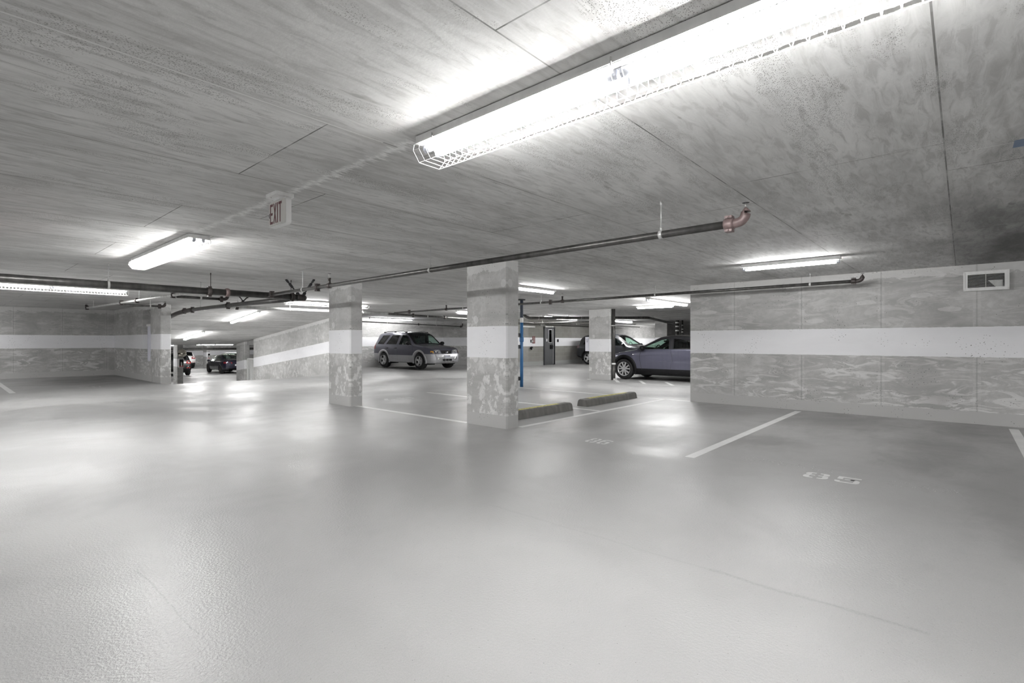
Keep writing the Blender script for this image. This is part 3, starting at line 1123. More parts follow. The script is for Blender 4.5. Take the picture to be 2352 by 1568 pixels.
branch('long steel sprinkler pipe passing before both near columns to a red elbow', 1, 3.84, 9.13, 2.015, 1.25, 2.058, .029,
       hang=(1.81, 4.69, 7.85), coup=(7.38, 8.98), tees=(7.02,))
branch('thin sprinkler pipe running along the top of the right wall and past the blue pipe', 1, 9.50, 13.35, 2.10, 1.25, 2.142, .026,
       hang=(1.88, 4.6, 7.5, 10.2), coup=(7.22, 12.6), tees=(6.88, 10.9), elbow='darkfit', endtop=2.19)
branch('pale sprinkler pipe running away from the black main toward the left wall', 1, 2.83, 9.27, 2.02, 18.85, 2.165, .026,
       hang=(13.1, 17.9), coup=(10.75, 13.3, 14.7), mat='galv', elbow='darkfit', endtop=2.235)
branch('short black sprinkler stub in front of the ramp-mouth column', 0, 14.72, 2.88, 2.055, 3.62, 2.06, .026, hang=(3.4,), elbow='darkfit', endtop=2.125)
branch('short black sprinkler stub just under the thick main pipe', 0, 10.75, 2.88, 2.02, 3.66, 2.02, .026, hang=(3.28,), elbow='darkfit', endtop=2.085)
branch('bright steel pipe running behind the second column, lit by the lamp above it', 0, 13.72, 4.72, 2.07, 9.45, 2.085, .040,
       hang=(6.35, 8.6), end_elbow=False, mat='galv', coup=(5.0,))
branch('dark pipe above the silver-trimmed car, sloping down toward the nearest column', 0, 13.85, 9.6, 2.09, 17.0, 2.0, .035,
       hang=(11.2,), coup=(10.6, 12.0), end_elbow=False)
branch('thin pipe hanging under the back wall lamp above the silver-trimmed car', 0, 19.7, 12.2, 2.07, 18.2, 1.985, .022, hang=(13.6, 16.5), coup=(15.4,), elbow='darkfit', endtop=2.15)


def run(name, label, pts, rad, hang=(), mat='pipe', marks=()):
    org = pts[0]
    r = thing(name, label, 'pipe', org, 0, PG)
    MB().tube(arc_path(pts, .14) if len(pts) > 2 else pts, rad, 16).build('pipe', mat, r, org)
    for p in hang:
        hanger(r, org, p, rad, H, 0)
    for p in marks:
        b = MB()
        ring(b, p, 0, rad, .05, .004)
        b.build('white_band', 'white', r, org)
    return r


run('drain_pipe', 'thick black drain pipe with white rings, across the far deck behind the blue pipe',
    [(16.1, 13.65, 2.33), (16.2, 13.5, 2.17), (19.6, 9.8, 2.19), (25.8, 11.40, 2.12)], .055,
    hang=[(16.75, 12.9, 2.175), (17.35, 12.25, 2.178), (17.95, 11.6, 2.18), (19.4, 10.02, 2.188), (21.0, 10.23, 2.18)],
    marks=[(16.5, 13.17, 2.172), (17.7, 11.87, 2.18)])
run('conduit', 'thin dark conduit below the thick drain pipe on the far deck', [(17.3, 14.6, 2.06), (18.2, 14.4, 2.06), (19.8, 12.2, 2.10), (24.5, 13.0, 2.1)], .03,
    hang=[(18.2, 14.3, 2.06), (20.6, 12.36, 2.10)])
run('conduit', 'thin dark conduit along the block wall top, behind the caged lamp', [(18.7, 15.6, 2.13), (30.0, 15.6, 2.13)], .028, hang=[(20.4, 15.6, 2.13), (22.8, 15.6, 2.13)])
run('lower_main', 'black pipe hung across the lower level in front of its lamps', [(4.6, 38.5, .73), (17.5, 33.4, .73), (24.0, 33.4, .73)], .07)
# stack of drain pipes beside the pier
r = thing('drain_stack', 'tall black drain stack with white collars beside the grey pier', 'pipe', (26.05, 11.37, -.1), 0, PG)
org = (26.05, 11.37, -.1)
MB().tube([(26.05, 11.37, -.1), (26.05, 11.37, H)], .085, 18).build('stack', 'pipe', r, org)
MB().tube([(26.05, 11.08, -.1), (26.05, 11.08, H)], .045, 14).build('stack', 'pipe', r, org)
for z in (1.52, 1.78, 2.0, 2.2):
    MB().lathe([(.085, -.035), (.094, -.03), (.094, .03), (.085, .035)], (26.05, 11.37, z), 2, 18).build('collar', 'white', r, org)
for z in (1.7, 1.85, 2.06):
    MB().lathe([(.045, -.02), (.053, -.02), (.053, .02), (.045, .02)], (26.05, 11.08, z), 2, 14).build('collar', 'white', r, org)
# black drain pipe up the far column
org = (15.47, 9.03, -.13)
r = thing('drain_pipe', 'vertical black drain pipe clamped to the right edge of the far white-banded column', 'pipe', org, 0, PG)
MB().tube([(15.47, 9.03, .42), (15.47, 9.03, H)], .058, 18).build('pipe', 'pipe', r, org)
MB().tube([(15.47, 9.03, -.13), (15.47, 9.03, .40)], .064, 18).build('lower_pipe', 'pipe', r, org)
MB().lathe([(.058, .40), (.072, .40), (.072, .46), (.058, .46)], (15.47, 9.03, 0), 2, 18).build('collar', 'white', r, org)
b = MB()
b.box(15.37, 15.56, 8.94, 9.12, 1.735, 1.765)
b.build('clamp', 'galv', r, org)
b = MB()
b.box(15.40, 15.54, 8.94, 9.0, -.13, -.07)
b.build('foot_plate', 'white', r, org)
# blue stand pipe
org = (10.25, 8.75, 0)
r = thing('stand_pipe', 'vertical pipe painted blue below and dark above, just right of the nearest column', 'pipe', org, 0, PG)
MB().tube([(10.25, 8.75, 0), (10.25, 8.75, 1.70)], .043, 20).build('blue_pipe', 'blue', r, org)
MB().tube([(10.25, 8.75, 1.70), (10.25, 8.75, 1.83)], .045, 20).build('white_label', 'white', r, org)
MB().tube([(10.25, 8.75, 1.83), (10.25, 8.75, H)], .042, 20).build('upper_pipe', 'navy', r, org)
MB().lathe([(.043, 1.19), (.055, 1.19), (.058, 1.22), (.058, 1.28), (.055, 1.31), (.043, 1.31)], (10.25, 8.75, 0), 2, 20).build('blue_coupling', 'blue', r, org)
MB().lathe([(.042, 2.29), (.10, 2.29), (.10, 2.318), (.042, 2.318)], (10.25, 8.75, 0), 2, 20).build('ceiling_flange', 'iron', r, org)
for z in (.22, 1.37, 1.06):
    MB().box(10.14, 10.21, 8.76, 8.86, z - .05, z + .05).build('bracket', 'iron', r, org)

# ------------------------------------------------------------------ exit sign
SX0, SX1, SY0, SY1, SZ0, SZ1 = 1.70, 1.745, 3.745, 4.035, 2.078, 2.274
org = (1.72, 3.89, H)
r = thing('exit_sign', 'white EXIT sign with red letters and a left arrow, hung from the ceiling', 'exit sign', org)
def rounded(y0, y1, z0, z1, c, n=5):
    out = []
    for (cy, cz, a0) in ((y1 - c, z0 + c, -PI / 2), (y1 - c, z1 - c, 0), (y0 + c, z1 - c, PI / 2), (y0 + c, z0 + c, PI)):
        for k in range(n + 1):
            a = a0 + PI / 2 * k / n
            out.append((cy + c * math.cos(a), cz + c * math.sin(a)))
    return out
MB().prism(rounded(SY0, SY1, SZ0, SZ1, .02), 0, SX0 + .006, SX1).build('housing', 'white', r, org)
MB().prism(rounded(SY0 + .008, SY1 - .008, SZ0 + .008, SZ1 - .008, .016), 0, SX0, SX0 + .007).build('face_plate', 'offwhite', r, org)
MB().prism(rounded(SY0 + .004, SY1 - .004, SZ0 + .004, SZ1 - .004, .018), 0, SX0 + .020, SX0 + .023).build('rim_seam', 'offwhite', r, org)
c = MB()
c.prism([(1.665, 3.80), (1.785, 3.80), (1.795, 3.81), (1.795, 3.98), (1.785, 3.99), (1.665, 3.99), (1.655, 3.98), (1.655, 3.81)], 2, H - .028, H - .001)
c.box(1.70, 1.745, 3.83, 3.95, SZ1 - .002, H - .02)
c.build('canopy', 'white', r, org)
MB().tube([(1.675, 3.93, H - .0295), (1.675, 3.93, H - .026)], .004, 8).build('canopy_screw', 'iron', r, org)
hz0, hz1 = SZ0 + .022, SZ1 - .022
lw = .050
def Lt(y_left, polys, b):
    """letter of unit height; y decreases to the right as read from the camera"""
    for poly in polys:
        b.prism([(y_left - a * lw, hz0 + c_ * (hz1 - hz0)) for a, c_ in poly], 0, SX0 - .0015, SX0 + .001)
s_ = .24
for nm, yl, polys in (('letter_e', 4.005, [rr(0, 0, s_, 1), rr(s_, 0, .92, .12), rr(s_, .44, .85, .56), rr(s_, .88, .92, 1)]),
                      ('letter_x', 3.946, [[(0, 0), (.24, 0), (1, 1), (.76, 1)], [(.76, 0), (1, 0), (.24, 1), (0, 1)]]),
                      ('letter_i', 3.886, [rr(.05, 0, .30, 1)]),
                      ('letter_t', 3.858, [rr(0, .88, 1.0, 1), rr(.38, 0, .62, .88)])):
    b = MB()
    Lt(yl, polys, b)
    b.build(nm, 'signred', r, org)
zc = (SZ0 + SZ1) / 2 - .008
MB().prism([(4.012, zc + .018), (4.018, zc + .018), (4.026, zc), (4.018, zc - .018), (4.012, zc - .018), (4.019, zc)], 0, SX0 - .0015, SX0 + .001).build('arrow', 'iron', r, org)

# ------------------------------------------------------------------ wall vent on the right wall
org = (10.0, -.245, 2.075)
r = thing('wall_vent', 'white louvred vent grille high on the right wall', 'vent', org)
y0, y1, z0, z1 = -.475, -.015, 1.945, 2.205
b = MB()
for (a0, a1, c0, c1) in ((y0, y1, z0, z0 + .035), (y0, y1, z1 - .035, z1), (y0, y0 + .035, z0 + .035, z1 - .035), (y1 - .035, y1, z0 + .035, z1 - .035)):
    b.box(9.965, 10.002, a0, a1, c0, c1)
b.build('frame', 'white', r, org)
b = MB()
b.box(9.952, 9.968, y0 - .012, y1 + .012, z0 - .012, z0 + .006).box(9.952, 9.968, y0 - .012, y1 + .012, z1 - .004, z1 + .010)
b.box(9.952, 9.968, y1 - .006, y1 + .012, z0, z1).box(9.952, 9.968, y0 - .012, y0 + .006, z0, z1)
b.build('outer_rim', 'white', r, org)
MB().box(9.996, 10.001, y0 + .03, y1 - .03, z0 + .03, z1 - .03).build('duct_opening', 'slot', r, org)
for k in range(11):
    z = z0 + .045 + k * .0172
    MB().prism([(9.974, z), (9.984, z + .003), (9.984, z + .0055), (9.974, z + .0025)], 1, y0 + .035, y1 - .035).build('louvre', 'white', r, org)
MB().box(9.968, 9.974, -.249, -.241, z0 + .03, z1 - .03).build('centre_bar', 'galv', r, org)
MB().prism([(-.27, z0 + .13), (-.42, z0 + .13), (-.42, z0 + .036), (-.35, z0 + .036)], 0, 9.9935, 9.9955).build('damper', 'galv', r, org)

# ------------------------------------------------------------------ block wall: door and fittings
org = (21.575, 16.5, -.06)
d = thing('door_1', None, None, org)
tag(d, kind='structure')
b = MB()
b.box(DX0, DX0 + .05, 16.44, 16.62, -.06, DH).box(DX1 - .05, DX1, 16.44, 16.62, -.06, DH).box(DX0, DX1, 16.44, 16.62, DH - .05, DH + .02)
b.build('door_frame', 'doorframe', d, org)
MB().box(DX0 + .05, DX1 - .05, 16.53, 16.58, -.05, DH - .05).build('door_leaf', 'door', d, org)
MB().box(21.58, 21.83, 16.515, 16.53, 1.16, 1.82).build('vision_panel', 'privacy', d, org)
b = MB()
b.box(21.55, 21.58, 16.505, 16.535, 1.13, 1.85).box(21.83, 21.86, 16.505, 16.535, 1.13, 1.85).box(21.58, 21.83, 16.505, 16.535, 1.13, 1.16).box(21.58, 21.83, 16.505, 16.535, 1.82, 1.85)
b.build('vision_frame', 'alu', d, org)
b = MB()
b.box(21.70, 21.90, 16.47, 16.53, .80, 1.02).tube([(21.72, 16.44, .92), (21.86, 16.44, .92)], .02, 10)
b.build('door_handle', 'black', d, org)
MB().box(21.93, 21.975, 16.49, 16.53, 0, 1.88).build('edge_strip', 'alu', d, org)
MB().box(21.15, 21.85, 16.40, 16.46, DH + .0, DH + .07).build('door_closer', 'galv', d, org)
MB().box(21.37, 21.47, 16.522, 16.532, 1.2, 1.34).build('notice', 'white', d, org)


def wall_item(name, label, cat, parts, loc):
    r = thing(name, label, cat, loc)
    for nm, mat, mb in parts:
        mb.build(nm, mat, r, loc)
    return r


wall_item('wall_sign', 'narrow maroon sign on the white band left of the grey door', 'sign',
          [('board', 'maroon', MB().box(20.17, 20.37, 16.475, 16.5, 1.10, 1.47)),
           ('lettering', 'offwhite', MB().box(20.25, 20.262, 16.472, 16.476, 1.14, 1.43).box(20.29, 20.298, 16.472, 16.476, 1.16, 1.40))], (20.27, 16.49, 1.1))
wall_item('alarm_bell', 'small black alarm bell beside the maroon sign on the block wall', 'alarm',
          [('back_box', 'black', MB().box(20.02, 20.15, 16.46, 16.5, 1.15, 1.29)), ('gong', 'galv', MB().lathe([(0.001, -.09), (.05, -.085), (.06, -.05), (.06, -.03)], (20.09, 16.5, 1.21), 1, 16))], (20.09, 16.48, 1.15))
wall_item('hose_valve', 'round black valve outlet on the block wall below the maroon sign', 'valve',
          [('body', 'black', MB().lathe([(0.001, -.10), (.07, -.10), (.085, -.06), (.06, -.02), (.06, 0)], (20.05, 16.5, .86), 1, 16)),
           ('stem', 'galv', MB().tube([(20.05, 16.42, .86), (20.05, 16.36, .80)], .02, 8))], (20.05, 16.48, .86))
wall_item('switch_box', 'tiny dark switch box on the white band right of the grey door', 'switch',
          [('box', 'black', MB().box(22.31, 22.39, 16.46, 16.5, 1.17, 1.32)), ('rocker', 'iron', MB().box(22.335, 22.365, 16.45, 16.462, 1.22, 1.27))], (22.35, 16.48, 1.17))
wall_item('wall_light', 'unlit white tube light on the block wall right of the blue pipe', 'lamp',
          [('housing', 'offwhite', MB().box(19.2, 20.28, 16.40, 16.5, 1.93, 1.985)), ('diffuser', 'white', MB().tube([(19.22, 16.41, 1.925), (20.26, 16.41, 1.925)], .03, 10))], (19.7, 16.45, 1.93))
wall_item('wall_light', 'short unlit white tube light high on the block wall left above the door', 'lamp',
          [('housing', 'offwhite', MB().box(20.75, 21.15, 16.42, 16.5, 2.06, 2.10)), ('diffuser', 'white', MB().tube([(20.76, 16.42, 2.05), (21.14, 16.42, 2.05)], .02, 10))], (20.9, 16.45, 2.06))

# white panel on the far column
r = thing('white_panel', 'white panel box fixed to the left edge of the column with the drain pipe', 'panel', (15.4, 10.04, .86))
org = (15.4, 10.04, .86)
MB().box(15.36, 15.42, 9.965, 10.115, .855, 1.36).build('box', 'cab', r, org)
MB().tube([(15.352, 10.075, 1.30), (15.35, 10.06, 1.20), (15.35, 10.035, 1.17), (15.35, 10.01, 1.20), (15.352, 9.995, 1.31)], .004, 6).build('cable_loop', 'iron', r, org)

# white locker in the niche
org = (4.35, 18.35, .607)
r = thing('metal_locker', 'tall white ribbed metal locker standing in the wall niche at left', 'locker', org)
MB().box(4.215, 4.395, 18.17, 18.56, .61, 1.66).build('cabinet', 'cab', r, org)
MB().box(4.195, 4.398, 18.155, 18.60, 1.66, 1.72).build('cap', 'white', r, org)
for k in range(3):
    yy = 18.22 + k * .11
    MB().box(4.205, 4.217, yy, yy + .06, .63, 1.64).build('rib', 'cab', r, org)
MB().tube([(4.23, 18.165, 1.72), (4.23, 18.165, 2.02)], .010, 8).build('cable', 'white', r, org)

# ------------------------------------------------------------------ lower level fittings
org = (10.2, 26.15, -1.1)
r = thing('gate', 'white barred metal gate beside the end of the sloping ramp wall', 'gate', org)
MB().box(10.18, 10.22, 25.62, 25.70, -1.08, .38).box(10.18, 10.22, 26.60, 26.68, -1.18, .38).box(10.18, 10.22, 25.62, 26.68, .32, .38).box(10.18, 10.22, 25.62, 26.68, -1.02, -.95).build('frame', 'white', r, org)
for k in range(9):
    yy = 25.80 + k * .095
    MB().box(10.19, 10.21, yy - .013, yy + .013, -.96, .33).build('bar', 'white', r, org)


def ext_cabinet(label, x0, x1, yf, z0, z1):
    org = ((x0 + x1) / 2, yf, z0)
    r = thing('extinguisher_cabinet', label, 'fire extinguisher', org, 0, 'extinguisher cabinets')
    MB().box(x0, x1, yf - .14, yf - .0, z0, z1).build('cabinet', 'white', r, org)
    MB().box(x0 + .03, x1 - .03, yf - .148, yf - .141, z0 + .04, z1 - .04).build('window', 'privacy', r, org)
    c = ((x0 + x1) / 2, yf - .165, 0)
    h = z1 - z0
    MB().lathe([(.0, z0 + .06), (.035, z0 + .06), (.035, z0 + .06 + h * .42), (.02, z0 + .06 + h * .5), (.0, z0 + .06 + h * .52)], c, 2, 12).build('extinguisher', 'white', r, org)
    MB().box(x0 + .03, x1 - .03, yf - .156, yf - .148, z0 + .03, z0 + .10).build('red_label', 'red', r, org)


ext_cabinet('white cabinet with red label on the near lower column at the foot of the ramp', 8.82, 9.06, 32.6, -.24, .25)
ext_cabinet('white cabinet with red label on the far lower column beside the grey sedan', 16.70, 16.92, 53.0, -.43, .10)
org = (9.0, 32.45, .55)
r = thing('convex_mirror', 'round convex traffic mirror above the lower column by the ramp', 'mirror', org)
MB().lathe([(.001, -.20), (.08, -.19), (.15, -.15), (.20, -.085), (.215, -.06)], (9.0, 32.6, .55), 1, 28).build('dome', 'mirror', r, org)
MB().lathe([(.215, -.065), (.228, -.06), (.228, -.03), (.12, 0)], (9.0, 32.6, .55), 1, 28).build('backing', 'offwhite', r, org)

# ------------------------------------------------------------------ cars
def smooth_interp(xs, ys, x):
    """monotone cubic through the keys"""
    xs = np.asarray(xs, float)
    ys = np.asarray(ys, float)
    h = np.diff(xs)
    d = np.diff(ys) / h
    m_ = np.zeros(len(xs))
    m_[0], m_[-1] = d[0], d[-1]
    for i in range(1, len(xs) - 1):
        if d[i - 1] * d[i] > 0:
            w1, w2 = 2 * h[i] + h[i - 1], h[i] + 2 * h[i - 1]
            m_[i] = (w1 + w2) / (w1 / d[i - 1] + w2 / d[i])
    x = min(max(x, xs[0]), xs[-1])
    i = min(max(int(np.searchsorted(xs, x)) - 1, 0), len(xs) - 2)
    t = (x - xs[i]) / h[i]
    return float((2 * t**3 - 3 * t**2 + 1) * ys[i] + (t**3 - 2 * t**2 + t) * h[i] * m_[i] + (-2 * t**3 + 3 * t**2) * ys[i + 1] + (t**3 - t**2) * h[i] * m_[i + 1])


def inside_poly(p, poly):
    x, y = p
    c = False
    j = len(poly) - 1
    for i in range(len(poly)):
        xi, yi = poly[i]
        xj, yj = poly[j]
        if (yi > y) != (yj > y) and x < (xj - xi) * (y - yi) / (yj - yi) + xi:
            c = not c
        j = i
    return c


def chaikin(pts, n=2):
    for _ in range(n):
        out = [pts[0]]
        for a, b in zip(pts[:-1], pts[1:]):
            out.append((a[0] * .75 + b[0] * .25, a[1] * .75 + b[1] * .25))
            out.append((a[0] * .25 + b[0] * .75, a[1] * .25 + b[1] * .75))
        out.append(pts[-1])
        pts = out
    return pts


class Car:
    """shell lofted from curves along the length s (front is +s); y>0 is the left side"""

    def __init__(self, sp):
        self.sp = sp
        self.L0, self.L1 = sp['top'][0][0], sp['top'][-1][0]

    def cur(self, key, s):
        k = self.sp[key]
        return smooth_interp([q[0] for q in k], [q[1] for q in k], s)

    def section(self, s):
        W, Tp, B = self.cur('half', s), self.cur('top', s), self.cur('bot', s)
        be, R = min(self.cur('belt', s), Tp - .035), self.cur('roofw', s) * W
        cl = self.sp.get('crown', .03)
        mid = B + (be - B) * .45
        g = (Tp - be)
        pts = [(0, B), (.86 * W, B), (.965 * W, B + .06), (W, mid), (.992 * W, be - .07), (.965 * W, be),
               (R + (.965 * W - R) * .22, be + g * .80), (R * .94, Tp - min(.012, g * .2)), (R * .6, Tp + cl * .62), (0, Tp + cl)]
        return chaikin(pts, 2)

    def w(self, s, z):
        """half width of the shell at height z"""
        sec = self.section(s)
        i0 = max(range(len(sec)), key=lambda i: (sec[i][0]))
        lo = [q for q in sec if True]
        zs, ws = [], []
        for (a, b) in sec[5:]:
            if not zs or b > zs[-1] + 1e-5:
                zs.append(b)
                ws.append(a)
        return float(np.interp(z, zs, ws))

    def zt(self, s, y):
        sec = self.section(s)
        k = len(sec) * 3 // 5
        q = sorted((a, b) for a, b in sec[k:])
        return float(np.interp(abs(y), [a for a, b in q], [b for a, b in q]))

    def s_end(self, y, z, front=True):
        """where the nose (or tail) surface is, at lateral y and height z"""
        e = self.L1 if front else self.L0
        st = -.012 if front else .012
        s = e
        for _ in range(120):
            if self.w(s, z) >= abs(y) - 1e-3 and self.cur('top', s) + .03 >= z:
                return s
            s += st
        return s

    def body(self, root, mats):
        import bmesh
        sp = self.sp
        n = 110
        ss = sorted(set([round(self.L0 + (self.L1 - self.L0) * (.5 - .5 * math.cos(PI * (i / n)) * .35 - .5 * (1 - 2 * i / n) * .65), 4) for i in range(n + 1)]))
        ref = self.section(0)
        cnt = [max(1, int(math.hypot(q[0] - p[0], q[1] - p[1]) / .06)) for p, q in zip(ref[:-1], ref[1:])]

        def fine(sec):
            out = []
            for (p, q), c in zip(zip(sec[:-1], sec[1:]), cnt):
                out += [(p[0] + (q[0] - p[0]) * t / c, p[1] + (q[1] - p[1]) * t / c) for t in range(c)]
            return out + [sec[-1]]
        secs = [fine(self.section(s)) for s in ss]
        m_ = len(secs[0])
        v, fs = [], []
        for s, sec in zip(ss, secs):
            v += [(s, a, b) for a, b in sec] + [(s, -a, b) for a, b in reversed(sec[1:-1])]
        k = 2 * m_ - 2
        for i in range(len(ss) - 1):
            for j in range(k):
                fs.append((i * k + j, i * k + (j + 1) % k, (i + 1) * k + (j + 1) % k, (i + 1) * k + j))
        for i in (0, len(ss) - 1):
            cz = sum(v[i * k + j][2] for j in range(k)) / k
            v.append((ss[i], 0, cz))
            fs += [(i * k + j, i * k + (j + 1) % k, len(v) - 1) for j in range(k)]
        bm = bmesh.new()
        bv = [bm.verts.new(q) for q in v]
        for f in fs:
            try:
                bm.faces.new([bv[q] for q in f])
            except ValueError:
                pass

        def cut(co, no, keep):
            g = [f for f in bm.faces if keep(f.calc_center_median())]
            ed = set(e for f in g for e in f.edges)
            bmesh.ops.bisect_plane(bm, geom=list(ed) + g, dist=1e-5, plane_co=co, plane_no=no)
        for w_ in sp['windows']:
            lo = (min(q[0] for q in w_) - .12, max(q[0] for q in w_) + .12)
            for p, q in zip(w_, w_[1:] + w_[:1]):
                cut((p[0], 0, p[1]), (q[1] - p[1], 0, p[0] - q[0]), lambda c: lo[0] < c.x < lo[1] and c.z > min(t[1] for t in w_) - .1)
        if sp.get('roof_s'):
            cut((0, 0, sp['roof_z']), (0, 0, 1), lambda c: abs(c.z - sp['roof_z']) < .15)
            for q in sp['roof_s']:
                cut((q, 0, 0), (1, 0, 0), lambda c: abs(c.x - q) < .2)
        for (z, s0, s1) in sp.get('cuts', ()):
            cut((0, 0, z), (0, 0, 1), lambda c: abs(c.z - z) < .15)
            cut((s0, 0, 0), (1, 0, 0), lambda c: abs(c.x - s0) < .2)
        groups = {}
        for f in bm.faces:
            c = f.calc_center_median()
            half, rw_ = self.cur('half', c.x), self.cur('roofw', c.x)
            skip = False
            if abs(c.y) > .42 * half:
                for a in (sp['wb'] / 2, -sp['wb'] / 2):
                    if math.hypot(c.x - a, c.z - sp['rw']) < sp['ra']:
                        skip = True
            if not skip and c.z > sp['glass_lo']:
                if not (self.cur('top', c.x) - c.z < .03 and abs(c.y) < rw_ * half * .96):
                    skip = any(inside_poly((c.x, c.z), w_) for w_ in sp['windows'])
                if not skip:
                    for (a, b_, fr) in sp['screens']:
                        if min(a, b_) + .03 < c.x < max(a, b_) - .03 and abs(c.y) < fr * rw_ * half and c.z > self.cur('top', c.x) - .06:
                            skip = True
            if skip:
                continue
            low = any(c.z < z and s0 < c.x < s1 for z, s0, s1 in sp.get('cuts', ())) if sp.get('cuts') else c.z < self.cladz(c.x)
            bk = 'lower_cladding' if low else ('roof' if sp.get('roof_s') and c.z > sp['roof_z'] and sp['roof_s'][0] < c.x < sp['roof_s'][1] else 'body')
            groups.setdefault(bk, []).append([tuple(q.co) for q in f.verts])
        bm.free()
        for nm, polys in groups.items():
            b = MB()
            idx = {}
            for poly in polys:
                ids = []
                for q in poly:
                    key = (round(q[0], 5), round(q[1], 5), round(q[2], 5))
                    if key not in idx:
                        idx[key] = len(b.v)
                        b.v.append(q)
                    if idx[key] not in ids:
                        ids.append(idx[key])
                if len(ids) > 2:
                    b.f.append(tuple(ids))
                    b.s.append(True)
            b.build(nm, mats[nm], root, recalc=True)

    def cladz(self, s):
        c = self.sp.get('clad')
        if not c:
            return -1
        return smooth_interp([q[0] for q in c], [q[1] for q in c], s)

    # ---- trim that lies on the shell
    def side_patch(self, name, mat, root, poly, side, off=.005, depth=.012, sub=.07, label=None):
        pts = self.dense(poly, sub)
        n = len(pts)
        outer = [(s, side * (self.w(s, z) + off), z) for s, z in pts]
        inner = [(s, side * (self.w(s, z) + off - depth), z) for s, z in pts]
        tri = geometry.tessellate_polygon([[Vector((a, b, 0)) for a, b in pts]])
        f = [tuple(t) for t in tri] + [tuple(q + n for q in reversed(t)) for t in tri] + [(i, (i + 1) % n, n + (i + 1) % n, n + i) for i in range(n)]
        o = MB().add(outer + inner, f).build(name, mat, root)
        return tag(o, label)

    def side_ring(self, name, mat, root, poly, k, side, off=.006):
        pts = self.dense(poly, .07)
        cx = sum(a for a, b in pts) / len(pts)
        cz = sum(b for a, b in pts) / len(pts)
        n = len(pts)
        inn = []
        for a, b in pts:
            d = math.hypot(a - cx, b - cz)
            inn.append((a + (cx - a) * k / d, b + (cz - b) * k * .8 / d))
        v = [(s, side * (self.w(s, z) + off), z) for s, z in pts] + [(s, side * (self.w(s, z) + off + .003), z) for s, z in inn]
        v += [(s, side * (self.w(s, z) - .02), z) for s, z in pts] + [(s, side * (self.w(s, z) - .02), z) for s, z in inn]
        f = []
        for i in range(n):
            j = (i + 1) % n
            f += [(i, j, n + j, n + i), (i, j, 2 * n + j, 2 * n + i), (n + i, n + j, 3 * n + j, 3 * n + i), (2 * n + i, 2 * n + j, 3 * n + j, 3 * n + i)]
        return MB().add(v, f).build(name, mat, root), inn

    @staticmethod
    def dense(poly, sub):
        out = []
        for i in range(len(poly)):
            a, b = poly[i], poly[(i + 1) % len(poly)]
            m_ = max(1, int(math.hypot(b[0] - a[0], b[1] - a[1]) / sub))
            out += [(a[0] + (b[0] - a[0]) * t / m_, a[1] + (b[1] - a[1]) * t / m_) for t in range(m_)]
        return out

    def window(self, name, poly, side, root, mat, seal='black'):
        o, inn = self.side_ring(name, seal, root, poly, .035, side)
        pts = inn
        n = len(pts)
        tri = geometry.tessellate_polygon([[Vector((a, b, 0)) for a, b in pts]])
        MB().add([(s, side * (self.w(s, z) + .001), z) for s, z in pts], [tuple(t) for t in tri], True).build('pane', mat, o)
        return o

    def screen(self, name, s0, s1, fr, root, mat):
        """windscreen / rear screen between stations s0 (base) and s1 (roof)"""
        N, K = 14, 12
        v, ring_f, pane_f = [], [], []
        for i in range(N + 1):
            s = s0 + (s1 - s0) * i / N
            hw = fr * 1.06 * self.cur('roofw', s) * self.cur('half', s)
            for k in range(K + 1):
                y = -hw + 2 * hw * k / K
                v.append((s, y, self.zt(s, y) + .008))
        for i in range(N):
            for k in range(K):
                f = (i * (K + 1) + k, i * (K + 1) + k + 1, (i + 1) * (K + 1) + k + 1, (i + 1) * (K + 1) + k)
                (ring_f if i in (0, N - 1) or k in (0, K - 1) else pane_f).append(f)
        o = MB().add(v, ring_f, True).build(name, 'black', root)
        MB().add(v, pane_f, True).build('pane', mat, o)
        return o

    def end_patch(self, name, mat, root, poly, front=True, off=.012, depth=.05, sub=.06, label=None):
        """poly in (y, z) laid on the nose or the tail"""
        pts = self.dense(poly, sub)
        n = len(pts)
        sg = 1 if front else -1
        out = [(self.s_end(y, z, front) + sg * off, y, z) for y, z in pts]
        inn = [(q[0] - sg * depth, q[1], q[2]) for q in out]
        tri = geometry.tessellate_polygon([[Vector((a, b, 0)) for a, b in pts]])
        f = [tuple(t) for t in tri] + [tuple(q + n for q in reversed(t)) for t in tri] + [(i, (i + 1) % n, n + (i + 1) % n, n + i) for i in range(n)]
        return tag(MB().add(out + inn, f).build(name, mat, root), label)

    def groove(self, root, pts, side, r=.004):
        for i in range(1):
            q = []
            for a, b in zip(pts[:-1], pts[1:]):
                for t in range(6):
                    s, z = a[0] + (b[0] - a[0]) * t / 6, a[1] + (b[1] - a[1]) * t / 6
                    q.append((s, side * (self.w(s, z) + .001), z))
            s, z = pts[-1]
            q.append((s, side * (self.w(s, z) + .001), z))
            MB().tube(q, r, 5).build('panel_gap', 'iron', root)

